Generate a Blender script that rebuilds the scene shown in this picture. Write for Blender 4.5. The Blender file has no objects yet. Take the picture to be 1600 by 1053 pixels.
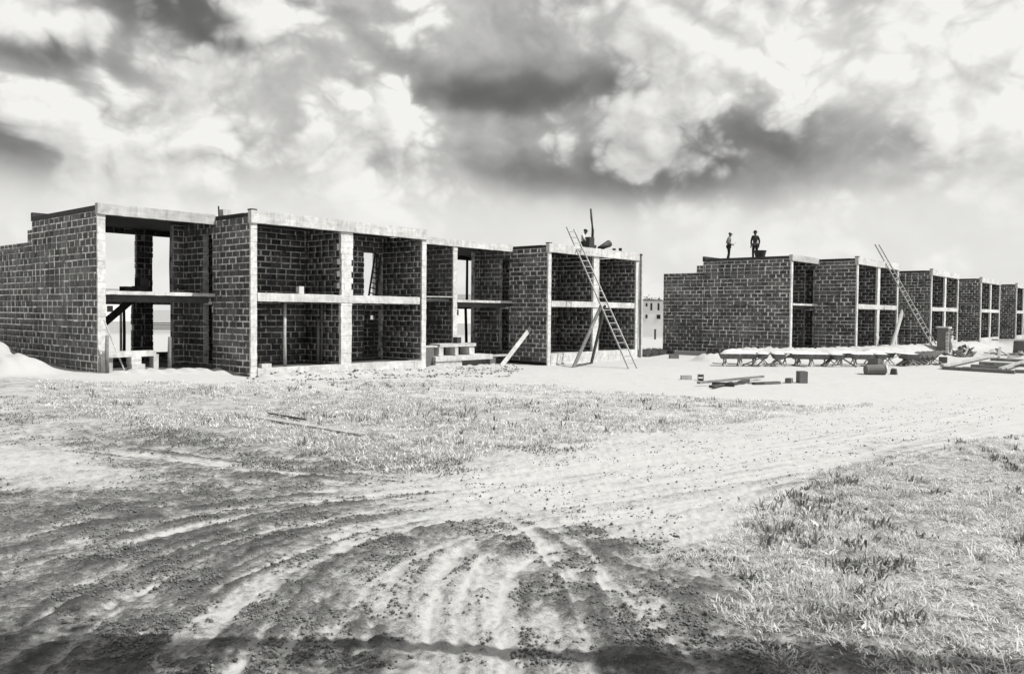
import bpy, math, random
import numpy as np
from mathutils import Matrix, Vector

random.seed(7)
rng = np.random.default_rng(7)
SC = bpy.context.scene
COL = SC.collection

# ------------------------------------------------------------------ camera
CAM = np.array([-15.24, -24.8435, 1.9573])
YAW, PITCH, ROLL = 0.8563, -0.0292, 0.0091
Fv = np.array([math.sin(YAW)*math.cos(PITCH), math.cos(YAW)*math.cos(PITCH), math.sin(PITCH)])
r0 = np.array([math.cos(YAW), -math.sin(YAW), 0.0])
u0 = np.cross(r0, Fv)
Rv = r0*math.cos(ROLL) + u0*math.sin(ROLL)
Uv = u0*math.cos(ROLL) - r0*math.sin(ROLL)
cam_d = bpy.data.cameras.new('camera')
cam_d.lens = 29.083
cam_d.sensor_width = 36.0
cam_d.clip_start = 0.05
cam_d.clip_end = 6000
cam = bpy.data.objects.new('camera', cam_d)
COL.objects.link(cam)
cam.matrix_world = Matrix(((Rv[0], Uv[0], -Fv[0], CAM[0]), (Rv[1], Uv[1], -Fv[1], CAM[1]),
                           (Rv[2], Uv[2], -Fv[2], CAM[2]), (0, 0, 0, 1)))
SC.camera = cam

# ------------------------------------------------------------------ exposure, sun, sky
SC.view_settings.view_transform = 'Standard'
SC.view_settings.look = 'None'
SC.view_settings.exposure = 0.3
SC.view_settings.gamma = 1.0
SC.view_settings.use_curve_mapping = False
TINT = (1.0, 0.995, 0.968)
SUN_AZ = math.radians(25)      # from the facade normal (-Y) towards +X
SUN_EL = math.radians(54)
sun_dir = np.array([math.sin(SUN_AZ)*math.cos(SUN_EL), -math.cos(SUN_AZ)*math.cos(SUN_EL), math.sin(SUN_EL)])
sd = bpy.data.lights.new('sun', 'SUN')
sd.energy = 5.0
sd.angle = math.radians(0.5)
sd.color = TINT
so = bpy.data.objects.new('sun', sd)
COL.objects.link(so)
so.rotation_euler = Vector(-sun_dir).to_track_quat('-Z', 'Y').to_euler()

world = bpy.data.worlds.new('World')
SC.world = world
world.use_nodes = True
wt = world.node_tree
wt.nodes.clear()


def N(t, typ, **kw):
    n = t.nodes.new(typ)
    for k, v in kw.items():
        setattr(n, k, v)
    return n


def setin(t, sock, v):
    if isinstance(v, bpy.types.NodeSocket):
        t.links.new(v, sock)
    elif v is not None:
        sock.default_value = v


def mth(t, op, a, b=None, c=None, clamp=False):
    n = N(t, 'ShaderNodeMath', operation=op, use_clamp=clamp)
    setin(t, n.inputs[0], a)
    if b is not None: setin(t, n.inputs[1], b)
    if c is not None: setin(t, n.inputs[2], c)
    return n.outputs[0]


def noise(t, vec, scale, detail=5, rough=0.5, dist=0.0, dim='3D'):
    n = N(t, 'ShaderNodeTexNoise', noise_dimensions=dim)
    setin(t, n.inputs['Vector'], vec)
    n.inputs['Scale'].default_value = scale
    n.inputs['Detail'].default_value = detail
    n.inputs['Roughness'].default_value = rough
    n.inputs['Distortion'].default_value = dist
    return n.outputs[0]


def maprange(t, v, a, b, c, d, smooth=False):
    n = N(t, 'ShaderNodeMapRange')
    n.interpolation_type = 'SMOOTHSTEP' if smooth else 'LINEAR'
    setin(t, n.inputs[0], v)
    for i, x in enumerate((a, b, c, d)):
        n.inputs[i+1].default_value = x
    return n.outputs[0]


def vmath(t, op, a, b=None, scale=None):
    n = N(t, 'ShaderNodeVectorMath', operation=op)
    setin(t, n.inputs[0], a)
    if b is not None: setin(t, n.inputs[1], b)
    if scale is not None: setin(t, n.inputs['Scale'], scale)
    return n.outputs[0]


def build_sky():
    t = wt
    tc = N(t, 'ShaderNodeTexCoord').outputs['Generated']
    sep = N(t, 'ShaderNodeSeparateXYZ')
    t.links.new(tc, sep.inputs[0])
    x, y, z = sep.outputs
    warp = N(t, 'ShaderNodeTexNoise')
    setin(t, warp.inputs['Vector'], tc)
    warp.inputs['Scale'].default_value = 7.0
    warp.inputs['Detail'].default_value = 3
    warp.inputs['Roughness'].default_value = 0.55
    wsep = N(t, 'ShaderNodeSeparateXYZ')
    t.links.new(vmath(t, 'SUBTRACT', warp.outputs['Color'], (0.5, 0.5, 0.5)), wsep.inputs[0])
    az = mth(t, 'SUBTRACT', mth(t, 'ARCTAN2', x, y), YAW)
    el = mth(t, 'ARCSINE', z)
    az = mth(t, 'ADD', az, mth(t, 'MULTIPLY', wsep.outputs[0], 0.16))
    el = mth(t, 'ADD', el, mth(t, 'MULTIPLY', wsep.outputs[1], 0.085))
    f = 1292.56

    def patch(px, py, sx, sy, w):
        a = math.atan((px-800)/f)
        e = math.atan((489-py)/math.hypot(f, px-800))
        k = math.cos(a)**2
        da = mth(t, 'DIVIDE', mth(t, 'SUBTRACT', az, a), sx*k/f)
        de = mth(t, 'DIVIDE', mth(t, 'SUBTRACT', el, e), sy*math.cos(a)/f)
        s = mth(t, 'ADD', mth(t, 'MULTIPLY', da, da), mth(t, 'MULTIPLY', de, de))
        g = mth(t, 'EXPONENT', mth(t, 'MULTIPLY', s, -1.0))
        return mth(t, 'MULTIPLY', g, w)
    total = None
    for p in SKY_PATCHES:
        g = patch(*p)
        total = g if total is None else mth(t, 'ADD', total, g)
    # two layers: a soft grey sheet, and heaped cloud with a defined edge, lit tops and grey undersides
    st = vmath(t, 'MULTIPLY', tc, (1.0, 1.0, 1.35))
    st = vmath(t, 'ADD', st, vmath(t, 'SCALE', vmath(t, 'SUBTRACT', warp.outputs['Color'], (.5, .5, .5)), scale=0.07))

    def puff(vec, sc):
        """billows: folded noise, three sizes"""
        tot = None
        for k, (q, w) in enumerate(((1.0, .50), (2.1, .27), (4.4, .15), (9.5, .08))):
            n = noise(t, vec, sc*q, 0 if k < 3 else 1, 0.5)
            f = mth(t, 'MULTIPLY', mth(t, 'ABSOLUTE', mth(t, 'MULTIPLY_ADD', n, 2.0, -1.0)), w)
            tot = f if tot is None else mth(t, 'ADD', tot, f)
        return mth(t, 'MULTIPLY', tot, 2.2)
    p1 = puff(st, 7.0)
    p1u = puff(vmath(t, 'ADD', st, (0.012, -0.006, 0.024)), 7.0)
    n1 = noise(t, st, 4.0, 5, 0.52)
    n1u = noise(t, vmath(t, 'ADD', st, (0.012, -0.02, 0.06)), 4.0, 3, 0.52)
    field = mth(t, 'ADD', mth(t, 'ADD', mth(t, 'MULTIPLY', n1, 1.0), mth(t, 'MULTIPLY', p1, 0.42)), mth(t, 'MULTIPLY', total, 0.45))
    mask = maprange(t, field, 0.58, 0.76, 0.0, 1.0, True)
    lit = mth(t, 'ADD', 0.90, mth(t, 'ADD', mth(t, 'MULTIPLY', mth(t, 'SUBTRACT', p1, p1u), 0.30), mth(t, 'MULTIPLY', mth(t, 'SUBTRACT', n1, n1u), 0.55)))
    lit = mth(t, 'ADD', lit, mth(t, 'MULTIPLY', total, 0.45))
    sheet = mth(t, 'ADD', mth(t, 'ADD', total, 0.77), mth(t, 'ADD', mth(t, 'MULTIPLY', mth(t, 'SUBTRACT', n1, 0.5), 0.28), mth(t, 'MULTIPLY', mth(t, 'SUBTRACT', p1, p1u), 0.16)))
    mk = N(t, 'ShaderNodeMix', data_type='FLOAT')
    setin(t, mk.inputs[0], mask)
    setin(t, mk.inputs[2], sheet)
    setin(t, mk.inputs[3], lit)
    v = mk.outputs[0]
    # pale haze low down
    hz = maprange(t, z, 0.10, 0.20, 1.0, 0.0, True)
    mx = N(t, 'ShaderNodeMix', data_type='FLOAT')
    setin(t, mx.inputs[0], mth(t, 'MULTIPLY', hz, 0.82))
    setin(t, mx.inputs[2], v)
    mx.inputs[3].default_value = 0.93
    v = mth(t, 'MINIMUM', mth(t, 'SMOOTH_MAX', mx.outputs[0], 0.38, 0.45), 0.955)
    cloud = mth(t, 'MULTIPLY', mth(t, 'POWER', v, 2.2), 8.1)
    sky = N(t, 'ShaderNodeTexSky', sky_type='NISHITA')
    sky.sun_disc = False
    sky.sun_elevation = SUN_EL
    sky.sun_rotation = math.pi - SUN_AZ
    bw = N(t, 'ShaderNodeRGBToBW')
    t.links.new(sky.outputs[0], bw.inputs[0])
    clear = mth(t, 'MULTIPLY', bw.outputs[0], 0.35)
    cov = maprange(t, v, 0.25, 0.6, 0.45, 1.0, True)
    m2 = N(t, 'ShaderNodeMix', data_type='FLOAT')
    setin(t, m2.inputs[0], cov)
    setin(t, m2.inputs[2], clear)
    setin(t, m2.inputs[3], cloud)
    col = vmath(t, 'SCALE', TINT, scale=m2.outputs[0])
    bg = N(t, 'ShaderNodeBackground')
    t.links.new(col, bg.inputs[0])
    bg.inputs[1].default_value = 0.1
    out = N(t, 'ShaderNodeOutputWorld')
    t.links.new(bg.outputs[0], out.inputs[0])


SKY_PATCHES = [  # px, py, sx, sy, weight  (directions of the main cloud masses)
    (255, 15, 110, 60, -.48), (350, 78, 60, 16, -.25), (95, 108, 110, 22, -.28), (50, 245, 170, 60, -.38),
    (470, 8, 130, 14, -.14), (840, 140, 165, 36, -.36), (720, 155, 70, 20, -.16), (830, 262, 90, 28, -.22),
    (1140, 225, 180, 52, -.24), (1090, 288, 190, 32, -.30), (930, 292, 160, 28, -.28), (560, 262, 80, 18, -.10),
    (1370, 230, 90, 36, -.10), (880, 22, 60, 26, -.10), (1350, 300, 120, 20, -.10), (650, 90, 40, 20, -.08),
    (1080, 240, 260, 70, -.14), (300, 40, 150, 60, -.12), (820, 150, 220, 50, -.07),
    (1450, 120, 220, 130, .10), (60, 40, 60, 40, .08), (600, 160, 80, 40, .05), (1150, 90, 160, 45, .10),
]
build_sky()


# ------------------------------------------------------------------ materials
def mat(name, builder):
    m = bpy.data.materials.new(name)
    m.use_nodes = True
    t = m.node_tree
    t.nodes.clear()
    out = N(t, 'ShaderNodeOutputMaterial')
    b = N(t, 'ShaderNodeBsdfPrincipled')
    b.inputs['Roughness'].default_value = 0.9
    b.inputs['Specular IOR Level'].default_value = 0.2
    t.links.new(b.outputs[0], out.inputs[0])
    builder(t, b)
    return m


def grey(t, v):
    return vmath(t, 'SCALE', (1.0, 0.997, 0.98), scale=v)


def bump(t, b, h, strength=0.5, dist=0.02):
    n = N(t, 'ShaderNodeBump')
    n.inputs['Strength'].default_value = strength
    n.inputs['Distance'].default_value = dist
    t.links.new(h, n.inputs['Height'])
    t.links.new(n.outputs[0], b.inputs['Normal'])


def simple(lo, hi, scale, detail=6, bs=0.3, bd=0.01, rough=0.9, stain=0.0, rnd=0.0, boards=False):
    def f(t, b):
        pos = N(t, 'ShaderNodeNewGeometry').outputs['Position']
        n1 = noise(t, pos, scale, detail, 0.6)
        v = maprange(t, n1, 0.3, 0.7, lo, hi)
        if boards:
            bn = noise(t, vmath(t, 'MULTIPLY', pos, (0.5, 0.5, 16.0)), 1.0, 4, 0.7)
            v = mth(t, 'MULTIPLY', v, maprange(t, bn, 0.35, 0.65, 0.84, 1.05))
            dr = noise(t, vmath(t, 'MULTIPLY', pos, (9.0, 9.0, 0.8)), 1.0, 5, 0.7)
            v = mth(t, 'MULTIPLY', v, maprange(t, dr, 0.30, 0.50, 0.74, 1.0))
        if stain:
            n2 = noise(t, pos, scale*0.18, 4, 0.6)
            v = mth(t, 'MULTIPLY', v, maprange(t, n2, 0.35, 0.65, 1.0-stain, 1.0))
        if rnd:
            oi = N(t, 'ShaderNodeObjectInfo').outputs['Random']
            v = mth(t, 'MULTIPLY', v, maprange(t, oi, 0, 1, 1-rnd, 1+rnd))
        t.links.new(grey(t, v), b.inputs['Base Color'])
        b.inputs['Roughness'].default_value = rough
        bump(t, b, noise(t, pos, scale*4, 5, 0.6), bs, bd)
    return f


def m_block(t, b):
    at = N(t, 'ShaderNodeAttribute', attribute_name='bl').outputs['Vector']
    rn = N(t, 'ShaderNodeAttribute', attribute_name='rnd').outputs['Fac']
    oi = N(t, 'ShaderNodeObjectInfo').outputs['Random']
    r = mth(t, 'FRACT', mth(t, 'ADD', rn, oi))
    pos = N(t, 'ShaderNodeNewGeometry').outputs['Position']
    n1 = noise(t, pos, 14, 6, 0.65)
    n3 = noise(t, pos, 0.75, 5, 0.65)
    base = mth(t, 'MULTIPLY', maprange(t, r, 0, 1, 0.060, 0.122), maprange(t, n1, 0.25, 0.75, 0.68, 1.32))
    base = mth(t, 'MULTIPLY', base, maprange(t, n3, 0.35, 0.65, 0.62, 1.5))
    # mortar squeezed over the arrises, in patches
    ab = N(t, 'ShaderNodeSeparateXYZ')
    t.links.new(vmath(t, 'ABSOLUTE', at), ab.inputs[0])
    edge = mth(t, 'MAXIMUM', maprange(t, ab.outputs[0], 0.40, 0.5, 0, 1), maprange(t, ab.outputs[2], 0.36, 0.5, 0, 1))
    n2 = noise(t, pos, 3.2, 5, 0.7)
    sm = maprange(t, mth(t, 'ADD', mth(t, 'MULTIPLY', edge, 0.42), mth(t, 'MULTIPLY', n2, 0.95)), 0.76, 0.90, 0, 0.85)
    smear = maprange(t, noise(t, pos, 1.7, 7, 0.75), 0.57, 0.70, 0, 0.42)
    mix = N(t, 'ShaderNodeMix', data_type='FLOAT')
    setin(t, mix.inputs[0], mth(t, 'MAXIMUM', sm, smear))
    setin(t, mix.inputs[2], base)
    mix.inputs[3].default_value = 0.36
    t.links.new(grey(t, mix.outputs[0]), b.inputs['Base Color'])
    bump(t, b, noise(t, pos, 60, 4, 0.6), 0.5, 0.006)


def m_mortar(t, b):
    pos = N(t, 'ShaderNodeNewGeometry').outputs['Position']
    n = noise(t, pos, 2.3, 7, 0.72)
    v = maprange(t, n, 0.37, 0.52, 0.08, 0.66)
    t.links.new(grey(t, v), b.inputs['Base Color'])
    bump(t, b, noise(t, pos, 40, 4, 0.6), 0.6, 0.01)


def m_ground(t, b):
    at = N(t, 'ShaderNodeAttribute', attribute_name='soil').outputs['Fac']
    pos = N(t, 'ShaderNodeNewGeometry').outputs['Position']
    n1 = noise(t, pos, 2.2, 9, 0.68)
    n2 = noise(t, pos, 22, 6, 0.7)
    s = mth(t, 'ADD', at, mth(t, 'MULTIPLY', mth(t, 'SUBTRACT', n1, 0.5), 0.6))
    s = mth(t, 'ADD', s, mth(t, 'MULTIPLY', mth(t, 'SUBTRACT', n2, 0.5), 0.75))
    loose = maprange(t, at, 0.18, 0.55, 0.12, 1.0)
    crumb = maprange(t, noise(t, pos, 26, 4, 0.62, 0.6), 0.55, 0.63, 0, 0.30, True)
    pale = maprange(t, noise(t, pos, 9, 7, 0.7, 0.4), 0.58, 0.72, 0, -0.22, True)
    s = mth(t, 'ADD', s, mth(t, 'MULTIPLY', mth(t, 'ADD', crumb, pale), loose))
    n4 = noise(t, pos, 75, 4, 0.7)
    s = mth(t, 'ADD', s, mth(t, 'MULTIPLY', mth(t, 'SUBTRACT', n4, 0.5), 0.65))
    cr = N(t, 'ShaderNodeValToRGB')
    e = cr.color_ramp.elements
    e[0].position = 0.08; e[0].color = (0.385, 0.385, 0.385, 1)
    e[1].position = 0.98; e[1].color = (0.052, 0.052, 0.052, 1)
    for p, v in ((0.26, 0.30), (0.46, 0.175), (0.64, 0.105)):
        q = e.new(p); q.color = (v, v, v, 1)
    setin(t, cr.inputs[0], s)
    bwv = N(t, 'ShaderNodeRGBToBW')
    t.links.new(cr.outputs[0], bwv.inputs[0])
    t.links.new(grey(t, bwv.outputs[0]), b.inputs['Base Color'])
    b.inputs['Roughness'].default_value = 1.0
    b.inputs['Specular IOR Level'].default_value = 0.05
    vo = N(t, 'ShaderNodeTexVoronoi', feature='F1')
    t.links.new(pos, vo.inputs['Vector'])
    vo.inputs['Scale'].default_value = 34
    peb = mth(t, 'MULTIPLY', mth(t, 'SUBTRACT', 0.6, vo.outputs['Distance']), mth(t, 'MULTIPLY', loose, 0.9))
    hgt = mth(t, 'ADD', noise(t, pos, 38, 8, 0.75), mth(t, 'MULTIPLY', noise(t, pos, 12, 6, 0.65), 0.5))
    bump(t, b, mth(t, 'ADD', hgt, peb), 0.9, 0.013)


def m_grass(lo, hi):
    def f(t, b):
        rn = N(t, 'ShaderNodeAttribute', attribute_name='rnd').outputs['Fac']
        v = maprange(t, rn, 0, 1, lo, hi)
        col = grey(t, v)
        t.links.new(col, b.inputs['Base Color'])
        b.inputs['Roughness'].default_value = 0.6
        tr = N(t, 'ShaderNodeBsdfTranslucent')
        t.links.new(col, tr.inputs[0])
        mx = N(t, 'ShaderNodeMixShader')
        mx.inputs[0].default_value = 0.38
        t.links.new(b.outputs[0], mx.inputs[1])
        t.links.new(tr.outputs[0], mx.inputs[2])
        out = [n for n in t.nodes if n.type == 'OUTPUT_MATERIAL'][0]
        t.links.new(mx.outputs[0], out.inputs[0])
    return f


MAT = {}


def make_materials():
    MAT['block'] = mat('concrete_block', m_block)
    MAT['mortar'] = mat('mortar', m_mortar)
    MAT['pale'] = mat('pale_concrete', simple(0.46, 0.70, 5, bs=0.25, stain=0.26, boards=True))
    MAT['pier'] = mat('sunlit_pier_render', simple(0.46, 0.74, 7, bs=0.4, bd=0.015, stain=0.26))  # pale render on the wall ends; their sunlit white is put into the colour
    MAT['beamgrey'] = mat('weathered_concrete', simple(0.36, 0.56, 4, bs=0.3, stain=0.25, boards=True))
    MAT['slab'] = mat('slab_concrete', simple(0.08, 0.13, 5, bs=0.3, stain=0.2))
    MAT['tar'] = mat('roof_felt', simple(0.035, 0.06, 6, bs=0.3))
    MAT['wood'] = mat('raw_timber', simple(0.30, 0.45, 8, bs=0.3, stain=0.2, rnd=0.12))
    MAT['woodgrey'] = mat('grey_timber', simple(0.14, 0.24, 8, bs=0.3, stain=0.25, rnd=0.2))
    MAT['wooddark'] = mat('dark_timber', simple(0.045, 0.09, 8, bs=0.3, stain=0.2))
    MAT['cement'] = mat('loose_block', simple(0.11, 0.19, 18, bs=0.6, stain=0.15, rnd=0.2))
    MAT['iron'] = mat('dark_iron', simple(0.03, 0.06, 12, rough=0.6))
    MAT['tub'] = mat('tub_steel', simple(0.10, 0.20, 9, rough=0.7, stain=0.3))
    MAT['sand'] = mat('heaped_sand', simple(0.50, 0.62, 3, bs=0.7, bd=0.03))
    MAT['ground'] = mat('site_soil', m_ground)
    MAT['grass'] = mat('dry_grass', m_grass(0.22, 0.82))
    MAT['weed'] = mat('green_weed', m_grass(0.07, 0.20))
    MAT['straw'] = mat('straw_grass', m_grass(0.42, 0.80))
    MAT['clod'] = mat('soil_clod', simple(0.05, 0.20, 6, bs=0.6))
    MAT['bark'] = mat('bark', simple(0.05, 0.10, 8, bs=0.8, bd=0.02))
    MAT['leaf'] = mat('leaf', m_grass(0.05, 0.11))
    MAT['skin'] = mat('skin', simple(0.10, 0.13, 20, bs=0.1, rough=0.6))
    MAT['clothdark'] = mat('dark_cloth', simple(0.018, 0.03, 14, bs=0.4))
    MAT['clothmid'] = mat('work_shirt', simple(0.16, 0.24, 10, bs=0.4))
    MAT['clothwhite'] = mat('white_shirt', simple(0.50, 0.62, 10, bs=0.4))
    MAT['farwall'] = mat('far_plaster', simple(0.74, 0.8, 1, bs=0.1))
    MAT['farroof'] = mat('far_roof', simple(0.16, 0.22, 1, bs=0.1))
    MAT['pane'] = mat('window_pane', simple(0.02, 0.03, 3, rough=0.2))


make_materials()


# ------------------------------------------------------------------ mesh helpers
class MB:
    def __init__(s):
        s.v = []; s.f = []

    def add(s, vs, fs):
        o = len(s.v)
        s.v.extend([tuple(p) for p in vs])
        s.f.extend([tuple(i+o for i in q) for q in fs])
        return s

    def box(s, x0, x1, y0, y1, z0, z1, j=0.0):
        vs = [(x, y, z) for z in (z0, z1) for y in (y0, y1) for x in (x0, x1)]
        if j: vs = [(a+random.uniform(-j, j), b+random.uniform(-j, j), c+random.uniform(-j, j)) for a, b, c in vs]
        return s.add(vs, [(0, 2, 3, 1), (4, 5, 7, 6), (0, 1, 5, 4), (2, 6, 7, 3), (0, 4, 6, 2), (1, 3, 7, 5)])

    def obox(s, c, ax, ay, az):
        c = np.array(c, float); ax = np.array(ax, float); ay = np.array(ay, float); az = np.array(az, float)
        vs = [c+i*ax+j*ay+k*az for k in (-1, 1) for j in (-1, 1) for i in (-1, 1)]
        return s.add(vs, [(0, 2, 3, 1), (4, 5, 7, 6), (0, 1, 5, 4), (2, 6, 7, 3), (0, 4, 6, 2), (1, 3, 7, 5)])

    def plank(s, p0, p1, w, th, up=(0, 0, 1)):
        p0 = np.array(p0, float); p1 = np.array(p1, float)
        d = p1-p0; L = np.linalg.norm(d); d /= L
        side = np.cross(d, np.array(up, float))
        if np.linalg.norm(side) < 1e-4: side = np.array([1., 0, 0])
        side /= np.linalg.norm(side)
        n = np.cross(side, d)
        return s.obox((p0+p1)/2, d*L/2, side*w/2, n*th/2)

    def tube(s, pts, rad, n=8, cap=True):
        pts = [np.array(p, float) for p in pts]
        if not hasattr(rad, '__len__'): rad = [rad]*len(pts)
        o = len(s.v)
        for i, p in enumerate(pts):
            d = pts[min(i+1, len(pts)-1)]-pts[max(i-1, 0)]
            d = d/np.linalg.norm(d)
            a = np.cross(d, (0, 0, 1.0))
            if np.linalg.norm(a) < 0.05: a = np.cross(d, (0, 1.0, 0))
            a /= np.linalg.norm(a); b = np.cross(d, a)
            for k in range(n):
                an = 2*math.pi*k/n
                s.v.append(tuple(p+rad[i]*(math.cos(an)*a+math.sin(an)*b)))
        for i in range(len(pts)-1):
            for k in range(n):
                k2 = (k+1) % n
                s.f.append((o+i*n+k, o+i*n+k2, o+(i+1)*n+k2, o+(i+1)*n+k))
        if cap:
            s.f.append(tuple(o+k for k in range(n))[::-1])
            s.f.append(tuple(o+(len(pts)-1)*n+k for k in range(n)))
        return s

    def build(s, name, m, parent=None, smooth=False):
        me = bpy.data.meshes.new(name)
        off = np.zeros(3)
        r = parent
        while r is not None and r.parent is not None: r = r.parent
        if r is not None: off = np.array(r['_o'])
        me.from_pydata([(a-off[0], b-off[1], c-off[2]) for a, b, c in s.v], [], s.f)
        me.materials.append(MAT[m])
        if smooth:
            me.polygons.foreach_set('use_smooth', [True]*len(me.polygons))
        ob = bpy.data.objects.new(name, me)
        COL.objects.link(ob)
        ob.parent = parent
        return ob


ROOTS = []


def thing(name, label, cat, loc=(0, 0, 0), group=None):
    o = bpy.data.objects.new(name, None)
    o.empty_display_size = 0.2
    COL.objects.link(o)
    o.location = loc
    o['_o'] = list(loc)
    o['label'] = label
    o['category'] = cat
    if group: o['group'] = group
    ROOTS.append(o)
    return o


def tag(o, label, cat, group=None):
    o['label'] = label; o['category'] = cat
    if group: o['group'] = group
    return o


def based(mb, name, m, label, cat, group=None, smooth=False):
    """one-mesh thing with its origin at its base"""
    a = np.array(mb.v)
    o = np.array([a[:, 0].mean(), a[:, 1].mean(), a[:, 2].min()])
    mb.v = [tuple(p) for p in (a-o)]
    ob = mb.build(name, m, None, smooth)
    ob.location = o
    return tag(ob, label, cat, group)
# ------------------------------------------------------------------ ground
CTRL = [(-4, 2, -.05), (-8, 2, .0), (-8, 10, .08), (-4.5, 8, .0), (-2, 1, -.1), (0, -.3, -.32), (4, -.5, -.33), (8, -.4, -.40),
        (12, 1, -.5), (16, -.4, -.58), (20, -.5, -.55), (24, -.5, -.50), (13, -7, -.6), (20, -8, -.6), (28, -9, -.62),
        (31, -6, -.5), (30.8, 1, -.48), (-10, -10, -.32), (-12, -20, -.18), (-15, -25, -.15), (-5, -18, -.35),
        (10, -20, -.55), (30, -20, -.62), (60, -20, -.6), (-3, -8, -.38), (5, -8, -.5), (-14, -2, -.1), (-30, -10, -.2),
        (0, 40, -.4), (-30, 40, -.2), (60, 40, -.5), (0, -45, -.2), (60, -50, -.4), (42, -11, -.5), (60, -10, -.5),
        (90, -11, -.5), (4, 12, -.4), (20, 15, -.5)]
RIDGES = [((-6.5, 6.4), (-7.0, 15), 1.6, 1.0), ((-6.0, 3.6), (-6.3, 6), 1.0, .50), ((-3.4, 1.3), (-.4, 1.3), .6, .10), ((26.8, -4.9), (33.8, -9.1), 0.95, .66), ((24.6, -4.0), (27, -5.2), .7, .4),
          ((33.6, -9.4), (42.5, -10.9), 1.1, .70), ((45, -9.6), (50.5, -8.6), .8, .35), ((51, -9.6), (60, -9.4), 1.2, .58),
          ((64, -9.6), (92, -9.6), 1.2, .5), ((0.3, -1.0), (3.2, -1.5), .55, .16), ((3.8, -1.1), (8.0, -1.2), .5, .10), ((9.5, .9), (13.5, .6), .7, .06)]


def seg_d(x, y, a, b):
    ax, ay = a; bx, by = b
    dx, dy = bx-ax, by-ay
    t = np.clip(((x-ax)*dx+(y-ay)*dy)/(dx*dx+dy*dy), 0, 1)
    return np.hypot(x-ax-t*dx, y-ay-t*dy)


def base_z(x, y):
    x = np.asarray(x, float); y = np.asarray(y, float)
    n = np.zeros_like(x); d = np.zeros_like(x)
    for cx, cy, cz in CTRL:
        w = 1/(((x-cx)**2+(y-cy)**2)+2.0)**1.7
        n += w*cz; d += w
    z = n/d
    hill = np.zeros_like(z)
    for a, b, wd, h in RIDGES:
        q = seg_d(x, y, a, b)
        wob = 1+.05*np.sin(x*1.9+y*1.3)+.04*np.sin(x*4.3-y*3.1)
        rgh = .07*np.sin(x*7.1+y*5.3)*np.sin(y*6.7-x*3.9)+.02*np.sin(x*13.7-y*9.1)*np.sin(y*12.1+x*5.0)
        e_ = np.exp(-(q/wd)**3)
        hill = np.maximum(hill, h*wob*e_+rgh*e_)
    return z+hill


SOIL = [(-7.66, -0.48, 0.3), (-7.26, -3.61, 0.3), (-6.89, -6.2, 0.32), (-10.64, -11.39, 0.18), (-10.9, -13.27, 0.22), (-9.15, -11.24, 0.46), (-9.03, -13.11, 0.48), (-11.88, -14.01, 0.55), (-12.44, -15.81, 0.6), (-11.46, -15.63, 0.65), (-10.42, -15.74, 0.6), (-8.64, -15.03, 0.5), (-9.63, -17.12, 0.55), (-11.07, -18.13, 0.65), (-11.94, -18.06, 0.65), (-12.61, -17.83, 0.65), (-13.21, -18.26, 0.7), (-13.29, -19.62, 0.7), (-12.47, -19.61, 0.6), (-11.91, -19.49, 0.5), (-11.03, -19.06, 0.62), (-11.89, -20.58, 0.5), (-12.39, -20.61, 0.55), (-9.95, -18.61, 0.5), (-8.14, -16.73, 0.3), (-8.81, -18.35, 0.25), (-10.75, -19.87, 0.25), (-11.15, -20.72, 0.22), (-9.98, -20.16, 0.3), (-11.19, -21.35, 0.25), (-9.39, -20.18, 0.6), (-8.95, -20.58, 0.6), (-10.19, -21.14, 0.6), (-10.21, -21.71, 0.6), (-10.87, -22.13, 0.6), (-9.57, -21.77, 0.6), (-10.32, -22.28, 0.55), (-9.6, -22.15, 0.5), (-11.69, -21.38, 0.22), (-11.33, -21.78, 0.4), (-7.01, -17.73, 0.12), (-7.05, -18.81, 0.12), (-7.12, -19.77, 0.12), (-7.5, -20.79, 0.12), (-4.14, -17.9, 0.1), (-1.52, -18.85, 0.1), (3.54, -18.13, 0.1), (9.55, -19.4, 0.08), (-4.51, -19.7, 0.12), (-6.07, -20.85, 0.15), (-8.7, -21.11, 0.3), (-3.85, -16.44, 0.15), (-3.45, -8.61, 0.35), (-2.22, -11.68, 0.3), (1.06, -12.8, 0.25), (-6.2, -14.18, 0.35), (-4.55, -4.66, 0.3), (2.32, -13.84, 0.2), (6.15, -6.31, 0.1), (10.1, -8.95, 0.03), (8.64, -14.38, 0.02), (14.21, -16.42, 0.02), (16.7, -18.79, 0.02), (2.71, -3.66, 0.15), (-3.61, 1.09, 0.0), (18.53, -7.02, 0.02), (-5.74, 3.95, 0.0), (-8.26, -21.81, 0.42), (-5.56, -21.4, 0.36), (-7.84, -22.76, 0.4), (-4.55, -22.52, 0.36), (-8.21, -23.55, 0.38), (-9.43, -23.22, 0.45), (-9.73, -22.9, 0.48), (-0.53, -21.63, 0.35), (-4.33, -20.53, 0.4),
        (-6, 9, 0.0), (30, -12, 0.02), (45, -12, 0.02), (60, -14, .03), (30, 40, .2), (-20, 20, .3), (20, -6, .03), (26, -2, .04), (8, 1, .12), (0, 0, .05),
        (-2.5, .5, .0), (-.8, .6, 0.0)]
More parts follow.
